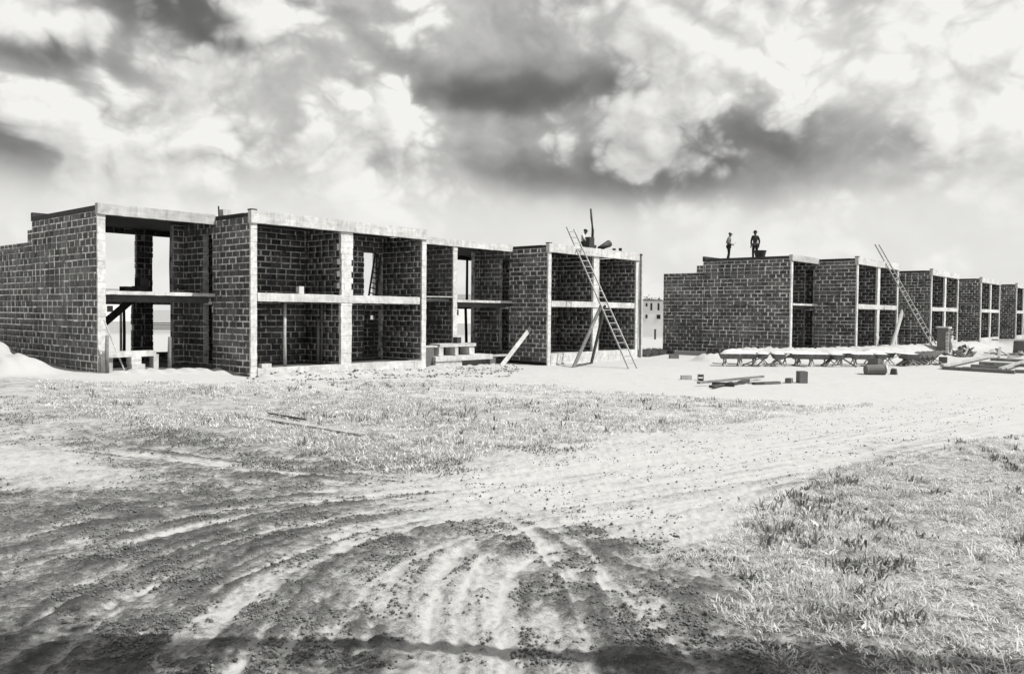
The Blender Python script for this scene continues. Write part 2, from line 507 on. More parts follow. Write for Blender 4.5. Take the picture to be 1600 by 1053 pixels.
GUIDES = [
    [(-12.61, -16.36), (-11.66, -16.11), (-10.61, -16.09), (-9.54, -16.37), (-8.56, -16.96), (-6.5, -17.29), (-4.14, -17.9), (1.03, -19.03), (13.81, -20.2)],
    [(-12.95, -17.44), (-12.44, -17.36), (-11.54, -17.26), (-10.32, -16.93), (-9.01, -17.03), (-7.22, -17.35), (-4.6, -18.19), (0.09, -19.37), (12.36, -20.43)],
    [(-13.41, -18.91), (-12.73, -18.38), (-11.94, -18.06), (-10.81, -17.71), (-9.55, -17.71), (-7.63, -17.73), (-5.03, -18.46), (-0.7, -19.65), (10.85, -20.68)],
    [(-13.21, -19.88), (-12.51, -19.23), (-11.67, -18.63), (-10.87, -18.35), (-9.57, -18.16), (-7.94, -18.54), (-5.51, -19.26), (-1.01, -20.29), (7.62, -21.2)],
    [(-12.76, -20.38), (-12.06, -19.72), (-11.21, -19.13), (-10.35, -18.9), (-8.96, -18.69), (-7.52, -19.15), (-4.71, -19.8), (-1.12, -20.63), (6.45, -21.39)],
    [(-12.08, -21.13), (-11.39, -20.45), (-10.6, -19.79), (-9.68, -19.24), (-8.53, -19.04), (-7.39, -19.52), (-5.3, -20.08), (-1.66, -20.5), (6.17, -21.43)],
    [(-11.7, -21.55), (-10.93, -20.76), (-10.06, -20.09), (-9.09, -19.78), (-8.13, -20.02), (-6.7, -20.2), (-4.32, -20.35), (-1.57, -20.77), (5.74, -21.5)],
    [(-11.39, -21.88), (-10.55, -21.17), (-9.39, -20.18), (-8.38, -18.92), (-8, -17.53), (-8.55, -15.64), (-9.89, -13.86), (-10.56, -12.82), (-11.14, -11.62)],
    [(-11.06, -22.25), (-10.29, -21.44), (-9.39, -20.47), (-8.78, -19.69), (-8.03, -18.1), (-8.21, -16.56), (-8.69, -14.63), (-9.42, -11.85), (-10.34, -9.06)],
    [(-10.67, -22.67), (-9.93, -21.81), (-9.19, -20.94), (-8.61, -20.2), (-7.95, -19.03), (-7.57, -17.78), (-7.77, -16.57), (-8.15, -14.78), (-8.44, -11.99)],
]
GX0, GX1, GY0, GY1, GS = -22.0, 20.0, -28.0, 4.0, 0.02
NX, NY = int((GX1-GX0)/GS), int((GY1-GY0)/GS)


def blur(a, s):
    fy = np.fft.fftfreq(a.shape[0])[:, None]; fx = np.fft.rfftfreq(a.shape[1])[None, :]
    return np.fft.irfft2(np.fft.rfft2(a)*np.exp(-2*(math.pi*s)**2*(fx*fx+fy*fy)), a.shape)


def fbm(beta, lo, hi):
    """spectral noise with wavelengths between lo and hi metres, unit variance"""
    fy = np.fft.fftfreq(NY, GS)[:, None]; fx = np.fft.rfftfreq(NX, GS)[None, :]
    k = np.hypot(fx, fy); k[0, 0] = 1
    amp = k**(-beta/2)*(k > 1/hi)*(k < 1/lo)
    a = np.fft.irfft2(amp*np.exp(2j*math.pi*rng.random(amp.shape)), (NY, NX))
    return a/a.std()


def smooth_curve(P, n):
    P = np.array(P, float)
    d = np.concatenate([[0], np.cumsum(np.hypot(*np.diff(P, axis=0).T))])
    s = np.linspace(0, d[-1], n)
    out = np.stack([np.interp(s, d, P[:, i]) for i in (0, 1)], -1)
    k = max(3, n//14)
    ker = np.hanning(k+2)[1:-1]; ker /= ker.sum()
    pad = np.concatenate([np.repeat(out[:1], k, 0), out, np.repeat(out[-1:], k, 0)])
    return np.stack([np.convolve(pad[:, i], ker, 'same')[k:-k] for i in (0, 1)], -1)


def ground_fields():
    H = np.zeros((NY, NX)); S = np.zeros((NY, NX))
    curves = []
    fam = GUIDES[:7]
    for q in range(20):
        i = random.uniform(-.4, 6.4); j = min(7.2, max(-1.2, i+random.gauss(0, 1.4)))
        c = []
        for k in range(9):
            w_ = i+(j-i)*k/8
            b0 = int(min(5, max(0, math.floor(w_)))); f = w_-b0
            c.append(tuple((1-f)*np.array(fam[b0][k])+f*np.array(fam[b0+1][k])))
        curves.append(c)
    for g in (7, 8):
        for f in (.2, .8):
            curves.append([tuple((1-f)*np.array(a)+f*np.array(b)) for a, b in zip(GUIDES[g], GUIDES[g+1])])
    for c in curves:
        c = [np.array(p) for p in c]
        d0 = c[0]-c[1]; d0 /= np.linalg.norm(d0)
        ext = [c[0]+d0*k for k in (5, 3, 1.5)]
        P = smooth_curve(ext+c, 3600)
        a0 = random.uniform(.45, 1.0)
        t = np.linspace(0, 1, len(P))
        # a wheel pressed the soil on and off along its way
        mod = a0*np.clip(.45+.7*np.sin(t*random.uniform(14, 30)+random.uniform(0, 6))+.5*np.sin(t*random.uniform(40, 70)+random.uniform(0, 6)), 0, 1.2)
        ix = ((P[:, 0]-GX0)/GS).astype(int); iy = ((P[:, 1]-GY0)/GS).astype(int)
        ok = (ix > 3) & (ix < NX-3) & (iy > 3) & (iy < NY-3)
        layer_r = np.zeros((NY, NX), np.float32)
        np.maximum.at(layer_r, (iy[ok], ix[ok]), mod[ok])
        H += layer_r
    # H holds 1-cell lines; widen them to wheel width with a flat bed and shoulders
    bed = blur(H, 4.2)*24
    sh = blur(H, 10)*24
    bed = np.clip(bed, 0, 2.2)
    bs = np.clip((bed-.28)/.45, 0, 1); bs = bs*bs*(3-2*bs)      # wheel bed with a clear edge
    rut = -0.008*bs + 0.004*np.clip(sh, 0, 1.6)
    # finer drag marks along the same ways
    K = np.zeros((NY, NX), np.float32)
    for q in range(560):
        if q % 8 < 7:
            i = random.randrange(6); g0, g1 = fam[i], fam[i+1]
        else:
            i = 7+random.randrange(2); g0, g1 = GUIDES[i], GUIDES[i+1]
        f = random.uniform(-.25, 1.25); o = np.array([random.gauss(0, .30), random.gauss(0, .30)])
        c = [(1-f)*np.array(a)+f*np.array(b)+o for a, b in zip(g0, g1)]
        d0 = c[0]-c[1]; d0 /= np.linalg.norm(d0)
        P = smooth_curve([c[0]+d0*k for k in (5, 3, 1.5)]+c, 1500)
        lo = random.uniform(0, .8); hi = lo+random.uniform(.10, .45)
        P = P[int(lo*1500):int(min(hi, 1)*1500)]
        if len(P) < 10: continue
        seg = np.concatenate([np.linspace(P[k], P[k+1], 3)[:-1] for k in range(len(P)-1)])
        ix = ((seg[:, 0]-GX0)/GS).astype(int); iy = ((seg[:, 1]-GY0)/GS).astype(int)
        ok = (ix > 3) & (ix < NX-3) & (iy > 3) & (iy < NY-3)
        am = random.choice((-1, -1, 1, 1.3))*random.uniform(.4, 1)*np.hanning(len(seg))
        K[iy[ok], ix[ok]] += am[ok]
    fine = np.clip(blur(K, 1.0)*3.6, -1.7, 1.7)+.35*np.clip(blur(K, 3.0)*10, -1.5, 1.5)
    xs = GX0+(np.arange(NX)+.5)*GS; ys = GY0+(np.arange(NY)+.5)*GS
    X, Y = np.meshgrid(xs, ys)
    n_big = fbm(2.6, .6, 6); n_mid = fbm(2.2, .12, 1.2); n_fin = fbm(1.6, .06, .4)
    rough_zone = np.exp(-(np.maximum(0, X+6)/7)**2)*np.exp(-(np.maximum(0, Y+11)/6)**2)
    z = rut*(.5+.9*rough_zone)-.005*fine+.007*n_big+(.002+.004*rough_zone)*n_mid+(.0008+.0035*rough_zone)*n_fin
    # clods thrown between the wheel marks
    loose = 1-bs
    z += rough_zone*loose*.006*np.clip(n_fin, 0, 3)
    ws = np.zeros_like(X); wn = np.zeros_like(X)
    step = 4
    Xc, Yc = X[::step, ::step], Y[::step, ::step]
    a = np.zeros_like(Xc); b = np.zeros_like(Xc)
    for cx, cy, s in SOIL:
        dist = math.hypot(cx-CAM[0], cy-CAM[1])
        w = 1/(((Xc-cx)**2+(Yc-cy)**2)/(dist*.09)**2+.15)**2
        a += w*s; b += w
    so_ = np.kron(a/b, np.ones((step, step)))
    full = np.zeros((NY, NX)); full[:so_.shape[0], :so_.shape[1]] = so_[:NY, :NX]
    soil = blur(full, 5)
    dark = np.clip((soil-.10)*2.6, .45, 1)
    worn = bs*np.clip(.62+.5*n_big, .1, 1.2)
    soil = soil-.065+(loose*.05-.11*worn-.14*fine)*dark
    soil += (.085*n_mid+.030*n_big+.08*n_fin)*dark
    return z, soil


GZ, GSOIL = ground_fields()


def sample(A, x, y, out=0.0):
    fx = (np.asarray(x)-GX0)/GS-.5; fy = (np.asarray(y)-GY0)/GS-.5
    ix = np.floor(fx).astype(int); iy = np.floor(fy).astype(int)
    inside = (ix >= 0) & (ix < NX-1) & (iy >= 0) & (iy < NY-1)
    ix = np.clip(ix, 0, NX-2); iy = np.clip(iy, 0, NY-2)
    u = fx-ix; v = fy-iy
    r = A[iy, ix]*(1-u)*(1-v)+A[iy, ix+1]*u*(1-v)+A[iy+1, ix]*(1-u)*v+A[iy+1, ix+1]*u*v
    # fade out at the border of the detailed patch
    m = np.minimum(np.minimum(fx, NX-1-fx), np.minimum(fy, NY-1-fy))*GS
    m = np.clip(m/2.0, 0, 1)*inside
    return out*(1-m)+r*m


def ground_z(x, y):
    return base_z(x, y)+sample(GZ, x, y)


def gz1(x, y):
    return float(ground_z(np.array([float(x)]), np.array([float(y)]))[0])


def np_mesh(name, V, Fc, m, attrs=None, smooth=False):
    """V (n,3), Fc (k,3 or 4) as one mesh object"""
    me = bpy.data.meshes.new(name)
    k = Fc.shape[1]
    me.vertices.add(len(V)); me.vertices.foreach_set('co', np.ascontiguousarray(V, np.float32).ravel())
    me.loops.add(Fc.size); me.loops.foreach_set('vertex_index', np.ascontiguousarray(Fc, np.int32).ravel())
    me.polygons.add(len(Fc)); me.polygons.foreach_set('loop_start', np.arange(0, Fc.size, k, dtype=np.int32))
    if smooth: me.polygons.foreach_set('use_smooth', np.ones(len(Fc), bool))
    me.update(calc_edges=True)
    for an, av in (attrs or {}).items():
        if av.ndim == 1:
            q = me.attributes.new(an, 'FLOAT', 'POINT'); q.data.foreach_set('value', av.astype(np.float32))
        else:
            q = me.attributes.new(an, 'FLOAT_VECTOR', 'POINT'); q.data.foreach_set('vector', av.astype(np.float32).ravel())
    me.materials.append(MAT[m])
    ob = bpy.data.objects.new(name, me)
    COL.objects.link(ob)
    return ob


def build_ground():
    half = math.radians(41)
    ang = np.concatenate([np.linspace(-half, half, 720), np.linspace(half, 2*math.pi-half, 82)[1:-1]])+YAW
    rad = np.concatenate([[0.35, .8, 1.4, 2.0, 2.5], np.geomspace(2.9, 75, 660), np.geomspace(80, 4000, 26)])
    A, R = np.meshgrid(ang, rad)
    X = CAM[0]+R*np.sin(A); Y = CAM[1]+R*np.cos(A)
    Z = ground_z(X.ravel(), Y.ravel())
    far = np.clip((R.ravel()-60)/120, 0, 1)
    Z = Z*(1-far)+(-.5)*far
    soil = sample(GSOIL, X.ravel(), Y.ravel(), out=.06)
    # outside the worked patch: sand round the houses, thin weeds further off
    V = np.stack([X.ravel(), Y.ravel(), Z], -1)
    V = np.concatenate([V, [[CAM[0], CAM[1], gz1(CAM[0], CAM[1])]]])
    soil = np.concatenate([soil, [.5]])
    soil = np.where(np.hypot(V[:, 0]-CAM[0], V[:, 1]-CAM[1]) > 90, .28, soil)
    na, nr = len(ang), len(rad)
    i = np.arange(nr-1)[:, None]*na; j = np.arange(na)[None, :]; j2 = (j+1) % na
    Q = np.stack([i+j, i+j2, i+na+j2, i+na+j], -1).reshape(-1, 4)[:, ::-1]
    o = np_mesh('ground', V, Q, 'ground', {'soil': soil}, True)
    o['kind'] = 'structure'
    o['label'] = 'rutted sandy building site ground with crossing wheel tracks'
    return o


build_ground()
# ------------------------------------------------------------------ concrete blocks and walls
BL, BH, WT = 0.43, 0.22, 0.22     # block length, course height, wall thickness
P, M, D1 = 2.32, 4.005, 5.56      # projection of the front rooms, module, depth of the upper storey
ZB = -0.40                        # underside of the first course
CUBE_F = [(0, 2, 3, 1), (4, 5, 7, 6), (0, 1, 5, 4), (2, 6, 7, 3), (0, 4, 6, 2), (1, 3, 7, 5)]


def block_variants():
    out = []
    for k in range(6):
        r = random.Random(100+k)
        vs = [(x, y, z) for z in (-.5, .5) for y in (-.5, .5) for x in (-.5, .5)]
        jv = [(x+r.uniform(-.018, .018), y, z+r.uniform(-.03, .03)) for x, y, z in vs]
        me = bpy.data.meshes.new('block')
        me.from_pydata(jv, [], CUBE_F)
        q = me.attributes.new('bl', 'FLOAT_VECTOR', 'POINT'); q.data.foreach_set('vector', np.array(vs, np.float32).ravel())
        q = me.attributes.new('rnd', 'FLOAT', 'POINT'); q.data.foreach_set('value', np.zeros(8, np.float32))
        me.materials.append(MAT['block'])
        out.append(me)
    return out


BLOCK_ME = block_variants()


def wall_rects(a0, a1, z0, z1, ops):
    A = sorted({a0, a1, *[min(max(v, a0), a1) for o in ops for v in o[:2]]})
    out = []
    for i in range(len(A)-1):
        m_ = (A[i]+A[i+1])/2
        Z = sorted({z0, z1, *[min(max(v, z0), z1) for o in ops if o[0] < m_ < o[1] for v in o[2:]]})
        for k in range(len(Z)-1):
            mz = (Z[k]+Z[k+1])/2
            if not any(o[0] < m_ < o[1] and o[2] < mz < o[3] for o in ops):
                out.append((A[i], A[i+1], Z[k], Z[k+1]))
    return out


class House:
    def __init__(s, label, loc, bx, by, bz, group, max_ind=300):
        s.root = thing('row_house', label, 'house', loc, group)
        s.bx, s.by, s.bz = bx, by, bz
        s.blocks = []       # (distance, wall object, centre, dims, rotated)
        s.max = max_ind

    def box(s, name, m, x0, x1, y0, y1, z0, z1, parent=None):
        return MB().box(s.bx+x0, s.bx+x1, s.by+y0, s.by+y1, s.bz+z0, s.bz+z1).build(name, m, parent or s.root)

    def beam(s, name, m, x0, x1, y0, y1, z0, z1, j=.007):
        """cast beam: straight only to within a centimetre"""
        n = max(3, int((x1-x0)/.22))
        mb = MB(); vs = []; fs = []
        for i in range(n+1):
            x = x0+(x1-x0)*i/n
            for (y, z) in ((y0, z0), (y1, z0), (y1, z1), (y0, z1)):
                vs.append((s.bx+x, s.by+y+random.uniform(-j, j)*.6, s.bz+z+random.uniform(-j, j)))
        for i in range(n):
            for k in range(4):
                a = 4*i+k; b = 4*i+(k+1) % 4
                fs.append((a, b, b+4, a+4))
        fs += [(3, 2, 1, 0), (4*n, 4*n+1, 4*n+2, 4*n+3)]
        return mb.add(vs, fs).build(name, m, s.root)

    def wall(s, name, axis, c0, c1, a0, a1, z0, z1, ops=(), ind=True):
        """axis 'Y': the wall runs along Y between X c0 and c1; 'X': runs along X between Y c0 and c1"""
        ins = 0.002
        mb = MB()
        ox, oy, oz = s.bx, s.by, s.bz
        for (p, q, e, f) in wall_rects(a0, a1, z0, z1, ops):
            p += .034 if p > a0 else 0; q -= .034 if q < a1 else 0
            if axis == 'Y': mb.box(ox+c0+ins, ox+c1-ins, oy+p+(ins if p == a0 else 0), oy+q-(ins if q == a1 else 0), oz+e, oz+f-.004)
            else: mb.box(ox+p, ox+q, oy+c0+ins, oy+c1-ins, oz+e, oz+f-.004)
        lumps = []
        row = 0
        z = ZB+BH*round((z0-ZB)/BH)
        th = c1-c0
        while z < z1-.06:
            zt = min(z+BH, z1)
            hj = random.choice((.006, .018, .028, .040))
            off = (row % 2)*BL/2+random.uniform(-.03, .03)
            edges = [a0]
            e = a0+off if off > .05 else a0+BL
            while e < a1-.05:
                edges.append(e)
                e += BL if random.random() > .06 else BL/2
            edges.append(a1)
            for i in range(len(edges)-1):
                spans = [(edges[i], edges[i+1])]
                for o in ops:
                    if o[2] < z+BH*.5 < o[3]:
                        ns = []
                        for (u, v) in spans:
                            if o[1] <= u or o[0] >= v: ns.append((u, v)); continue
                            if u < o[0]: ns.append((u, o[0]))
                            if v > o[1]: ns.append((o[1], v))
                        spans = ns
                for (u, v) in spans:
                    jw = random.choice((.003, .004, .006, .020, .036, .050, .064))
                    if v-u < .09: continue
                    L = v-u-jw; hh = zt-z-hj
                    ca = (u+v)/2+random.uniform(-.004, .004); cz = (z+zt)/2-hj/2*.2
                    pr = random.uniform(0, .004)
                    cc = (c0+c1)/2
                    c = (ox+cc, oy+ca, oz+cz) if axis == 'Y' else (ox+ca, oy+cc, oz+cz)
                    if random.random() < .30:      # mortar squeezed out and smeared over the joint
                        lw = random.uniform(.022, .042); lz = z+random.uniform(-.05, .06); lh = random.uniform(.10, .24)
                        lumps.append((v-jw/2-lw, v-jw/2+lw*random.uniform(.5, 1), max(lz, z0), min(lz+lh, z1-.01)))
                    if random.random() < .13:
                        lumps.append((u+random.uniform(0, .2), v+random.uniform(-.1, .25), zt-random.uniform(.022, .04), zt+random.uniform(.006, .016)))
                    s.blocks.append([ind, np.linalg.norm(np.array(c)-CAM), None, c, (L, th+pr, hh), axis == 'Y'])
            z += BH; row += 1
        for (u, v, e, f) in lumps:
            u = max(u, a0+.005); v = min(v, a1-.005); f = min(f, z1-.008)
            if v-u < .02 or f-e < .015: continue
            if any(o[0] < v and o[1] > u and o[2] < f and o[3] > e for o in ops): continue
            pq = random.uniform(.005, .011)
            if axis == 'Y': mb.box(ox+c0-pq, ox+c1+pq, oy+u, oy+v, oz+e, oz+f, .004)
            else: mb.box(ox+u, ox+v, oy+c0-pq, oy+c1+pq, oz+e, oz+f, .004)
        w = mb.build(name, 'mortar', s.root)
        for b_ in s.blocks:
            if b_[2] is None: b_[2] = w
        return w

    def finish(s):
        s.blocks.sort(key=lambda b: (not b[0], b[1]))
        rest = {}
        loc = np.array(s.root['_o'])
        for i, (ind, d, w, c, dim, rot) in enumerate(s.blocks):
            if ind and i < s.max:
                o = bpy.data.objects.new('block', random.choice(BLOCK_ME))
                COL.objects.link(o)
                o.parent = w
                o.location = np.array(c)-loc
                o.rotation_euler = (0, random.uniform(-.004, .004), (math.pi/2 if rot else 0)+random.uniform(-.004, .004))
                o.scale = dim
            else:
                rest.setdefault(w.name, (w, []))[1].append((c, dim, rot))
        U = np.array([(x, y, z) for z in (-.5, .5) for y in (-.5, .5) for x in (-.5, .5)])
        for w, lst in rest.values():
            V = []; B = []; R = []
            for c, dim, rot in lst:
                v = U*np.array(dim)
                if rot: v = np.stack([-v[:, 1], v[:, 0], v[:, 2]], -1)
                V.append(v+np.array(c)-loc); B.append(U); R.append(np.full(8, random.random()))
            n = len(lst)
            Fq = (np.array(CUBE_F)[None]+8*np.arange(n)[:, None, None]).reshape(-1, 4)
            o = np_mesh('block_courses', np.concatenate(V), Fq, 'block', {'bl': np.concatenate(B), 'rnd': np.concatenate(R)})
            o.parent = w
            o['kind'] = 'stuff'

    def pier(s, name, x0, x1, y0, y1, z0, z1, m='pier', tooth=None, j=.006):
        """the sunlit end of a wall, course by course; tooth(k) widens single courses"""
        mb = MB()
        z = z0; k = 0
        while z < z1-.02:
            zt = min(z+BH, z1)
            a, b = x0, x1
            if tooth:
                da, db = tooth(k, z)
                a -= da; b += db
            mb.box(s.bx+a+random.uniform(-j, j), s.bx+b+random.uniform(-j, j), s.by+y0+random.uniform(-j, j), s.by+y1,
                   s.bz+z+.002, s.bz+zt-random.choice((.002, .004, .010)))
            z = zt; k += 1
        mb.box(s.bx+x0+.012, s.bx+x1-.012, s.by+y0+.012, s.by+y1-.01, s.bz+z0, s.bz+z1-.005)
        return mb.build(name, m, s.root)

    def coping(s, axis, c0, c1, a0, a1, z):
        """hollow tiles on edge along the wall head"""
        mb = MB()
        a = a0
        while a < a1-.1:
            w = .085
            for (u, v, zz0, zz1) in ((a, a+.05, z, z+.11),):
                if axis == 'Y': mb.box(s.bx+c0, s.bx+c1, s.by+u, s.by+v, s.bz+zz0, s.bz+zz1)
            a += w+random.uniform(.02, .05)
        o = mb.build('coping', 'slab', s.root)
        s.box('coping_cap', 'tar', c0-.005, c1+.01, a0, a1, z+.11, z+.15)
        return o


def rear_wall(h, x0, x1, ops):
    h.wall('rear_wall', 'X', P+D1-WT, P+D1, x0, x1, ZB, 5.1, ops, ind=False)


def end_house(label, bx, by, bz, group, wing, wing_h, max_ind, rear_ops, wing_z=-0.4):
    h = House(label, (bx-M/2, by+P, bz), bx, by, bz, group, max_ind)
    h.wall('gable_wall', 'Y', -M, -M+WT, P+.06, P+D1-.02, ZB, 5.08)
    h.wall('rear_wing_wall', 'Y', -M+.004, -M+WT+.004, P+D1-.02, P+wing, ZB, wing_h)
    h.wall('wing_head', 'Y', -M+.002, -M+WT, P+D1-.02, P+D1+.42, wing_h, wing_h+2*BH)
    h.pier('pier', -M-.008, -M+WT+.02, P-.012, P+.06, ZB-.3, 4.96)
    h.beam('roof_beam', 'beamgrey', -M-.02, -.004, P-.07, P+.13, 4.965, 5.31)
    h.box('roof_slab', 'tar', -M-.012, -.004, P+.13, P+D1, 5.09, 5.25)
    h.box('rear_beam', 'tar', -M-.016, -.004, P+D1-.14, P+D1+.02, 5.10, 5.40)
    h.box('upper_floor', 'slab', -M+WT, -.002, P+.05, P+D1-WT, 2.44, 2.54)
    h.beam('sunlit_floor_edge', 'pale', -M+WT+.02, -.002, P-.02, P+.05, 2.43, 2.545)  # sunlit front face of the slab, its brightness put into a paler colour
    h.box('floor_joist', 'slab', -M+WT, -.002, P+.45, P+.65, 2.20, 2.44)
    h.box('ground_slab', 'slab', -M+WT, -.002, P+.02, P+D1-WT, -.5, -.06)
    rear_wall(h, -M+WT, -.0, rear_ops)
    return h


def block_house(label, bx, by, bz, group, max_ind, ind=(True, True, False), left_end=4.75, toothed=True, detail=True):
    """projecting two-bay shell: side walls, centre column, floor and roof beams"""
    W = 2*M
    h = House(label, (bx+M, by, bz), bx, by, bz, group, max_ind)
    h.wall('side_wall', 'Y', 0, WT, .06, left_end, ZB, 5.10, [(2.50, 3.12, -.06, 2.15), (2.50, 3.12, 2.52, 4.75)], ind=ind[0])
    h.wall('sky_block_wall', 'Y', .9, .9+WT, 2.70, 4.62, ZB, 5.06, ind=False)  # added wall; stops bright sky showing through the side openings
    h.wall('return_wall', 'X', left_end-.24, left_end-.02, -.42, -.003, ZB, 5.06, ind=False)
    h.wall('side_wall', 'Y', W-WT, W, .06, 2.45, ZB, 5.06, ind=ind[1])
    h.wall('side_wall', 'Y', W-WT, W, 4.6, P+D1-WT, ZB, 5.06, ind=False)
    h.wall('partition_wall', 'Y', M-WT/2, M+WT/2, .12, 2.45, ZB, 5.06, ind=ind[2])
    zc = ((2.50, 4.46), (ZB, 2.15))
    h.wall('cross_wall', 'X', 2.46, 2.46+WT, WT, W-WT, ZB, 5.06,
           [(6.80, 7.72, 2.5, 4.46), (6.80, 7.72, -.06, 2.1)], ind=False)
    h.pier('pier', -.008, WT+.012, -.012, .06, ZB-.4, 4.89)
    h.pier('pier', W-WT-.01, W+.008, -.012, .06, ZB-.4, 4.89)

    def tooth(k, z):
        if z < 2.5 or not toothed: return (0, 0)
        if z > 4.0: return (.03, .05)
        return (.0, .05) if k % 2 == 0 else (-.12, -.03)
    h.pier('column', M-.25, M+.22, -.008, .12, 2.55, 4.89, tooth=tooth)
    h.pier('column', M-.27, M+.22, -.008, .12, ZB-.3, 2.265, j=.012)
    if toothed:
        mb = MB()
        for k in range(3):      # the raw block ends left proud behind the column
            z = 2.80+k*2*BH
            mb.box(bx+M-.42, bx+M-.16, by+.05, by+.25, bz+z, bz+z+BH-.02, .012)
        mb.box(bx+M-.42, bx+M-.2, by+.05, by+.25, bz+4.2, bz+4.45, .012)
        mb.build('column_toothing', 'cement', h.root)
    b1 = M+.30
    h.beam('roof_beam', 'pale', -.02, b1, -.075, .13, 4.895, 5.31)
    h.beam('roof_beam', 'pale', b1+.012, W+.02, -.075, .13, 4.895, 5.305)
    h.box('roof_slab', 'tar', .0, W, .13, P+D1, 5.10, 5.24)
    h.beam('floor_beam', 'pale', WT+.03, W-WT-.14, -.03, .17, 2.27, 2.555)
    h.box('upper_floor', 'slab', WT, W-WT, .17, P+D1-WT, 2.40, 2.53)
    h.beam('ground_beam', 'pale', WT+.02, W-WT-.02, -.045, .20, -.9, -.005)
    h.box('ground_slab', 'slab', WT, W-WT, .2, P+D1-WT, -.5, -.04)
    h.coping('Y', .0, WT, .45, P+.05, 5.10)
    h.box('beam_upstand', 'tar', -.024, WT-.02, -.07, .16, 5.31, 5.36)
    rear_wall(h, .0, W, [(.34, 3.6, 2.5, 4.93), (.34, 3.4, .25, 2.15), (4.5, 7.5, 2.5, 4.93), (4.6, 5.6, .9, 2.1)])
    return h


def bay_house(label, bx, by, bz, group, max_ind, ind=True, roof='pale'):
    """recessed two-bay shell between two projecting ones; bx is its left limit"""
    W = 2*M
    h = House(label, (bx+M, by+P, bz), bx, by, bz, group, max_ind)
    h.wall('party_wall', 'Y', M-WT/2, M+WT/2, P+.07, P+2.6, ZB, 5.06, ind=ind)
    h.pier('pier', M-WT/2-.02, M+WT/2+.03, P-.012, P+.07, ZB-.3, 4.99)
    h.beam('roof_beam', roof, .03, W-.004, P-.07, P+.13, 4.995, 5.31)
    h.box('roof_slab', 'tar', .002, W-.002, P+.13, P+D1, 5.10, 5.24)
    h.box('upper_floor', 'slab', M+WT/2, W-.002, P+.05, P+D1-WT, 2.44, 2.53)
    h.box('upper_floor', 'slab', .02, M-WT/2, P+.9, P+D1-WT, 2.44, 2.53)
    h.beam('sunlit_floor_edge', 'pale', M+WT/2+.03, W-.002, P-.02, P+.05, 2.43, 2.54)  # paler than the slab behind: the sun on this edge is in its colour
    h.box('floor_joist', 'slab', M+WT/2, W-.002, P+.4, P+.6, 2.20, 2.44)
    h.box('ground_slab', 'slab', .002, W-.002, P+.1, P+D1-WT, -.7, -.35)
    rear_wall(h, .0, W, [(.5, 3.7, 2.5, 4.93), (3.42, 3.72, 1.5, 1.76), (4.35, 7.6, 2.5, 4.93), (4.35, 7.6, .25, 2.15)])
    return h


GR1 = 'house shells of the near row'
GR2 = 'house shells of the far row'
houses = []
# near row
houses.append(end_house('end house of the near row with long bare block gable and open two-storey bay', 0, 0, 0, GR1, 10.2, 4.36, 300,
                        [(-1.75, -.3, 2.5, 4.90), (-.86, -.46, .28, 2.14), (-1.5, -.92, .28, 2.14)]))
houses.append(block_house('projecting two-bay house shell with toothed centre column and a ladder standing inside', 0, 0, 0, GR1, 300))
houses.append(bay_house('recessed house shell with white party wall end behind the concrete step boxes', 2*M, 0, 0, GR1, 200))
houses.append(block_house('projecting house shell at the end of the near row with long ladder leaning on it', 4*M, 0, 0, GR1, 300, toothed=False))
# far row
X2, Y2, Z2 = 34.787, -8.24, 0.10
houses.append(end_house('far row end house with wide block gable where two men stand on the roof', X2, Y2, Z2, GR2, 8.30, 4.42, 300,
                        [(-1.75, -.3, 2.5, 4.9)]))
houses.append(block_house('nearest projecting shell of the far row with a ladder leaning on its roof', X2, Y2, Z2, GR2, 260, (True, True, False), toothed=False))
far_lab = ['second projecting shell of the far row behind the rubble heap',
           'third projecting shell of the far row behind the long sand bank',
           'farthest projecting shell of the far row at the right edge']
bay_lab = ['recessed shell of the far row hidden behind the ladder shell', 'recessed shell between second and third far projecting shells',
           'recessed shell between third and farthest far projecting shells']
for k in range(3):
    houses.append(bay_house(bay_lab[k], X2+4*M*k+2*M, Y2, Z2, GR2, 0, False))
    houses.append(block_house(far_lab[k], X2+4*M*(k+1), Y2, Z2, GR2, 0, (False, False, False), toothed=False))
for h in houses: h.finish()
# ------------------------------------------------------------------ ladders, props and timber
def ladder(name, f0, top, half, n_r, label, m='wood', group=None, rr=.022, sr=.035, wdir=None):
    f0 = np.array(f0, float); top = np.array(top, float)
    d = top-f0; L = np.linalg.norm(d)
    side = np.array(wdir if wdir is not None else np.cross(d, (0, 1, 0)), float)
    side -= d*(side@d)/(d@d)
    side /= np.linalg.norm(side)
    t = thing(name, label, 'ladder', tuple(f0), group)
    for s_ in (-1, 1):
        k = 1.0 if s_ < 0 else .985
        MB().plank(f0+side*half*s_, f0+d*k+side*half*.8*s_, sr*1.1, sr*2, up=np.cross(d, side)).build('rail', m, t)
    for i in range(n_r):
        q = (i+.8)/(n_r+.6)
        hw = half*(1-.2*q)
        c = f0+d*q
        MB().tube([c-side*hw, c+side*hw], rr, 6).build('rung', m, t)
    return t


ladder('ladder', (17.2, -4.1, gz1(17.2, -4.1)), (18.60, .68, 6.34), .25, 22,
       'long wooden ladder leaning on the end shell of the near row', wdir=(.93, -.3, 0))
f_ = (40.75, -11.0, gz1(40.75, -11.0)-.02)
ladder('ladder', f_, (39.75, -7.75, 6.55), .22, 22, 'long wooden ladder leaning on the nearest far shell', 'wood', wdir=(.9, -.35, 0))
ladder('ladder', (7.02, 2.2, 2.53), (7.46, 2.36, 4.40), .19, 8, 'small dark ladder standing inside the upper room of the toothed shell', 'wooddark', rr=.025, sr=.04, wdir=(1, 0, 0))


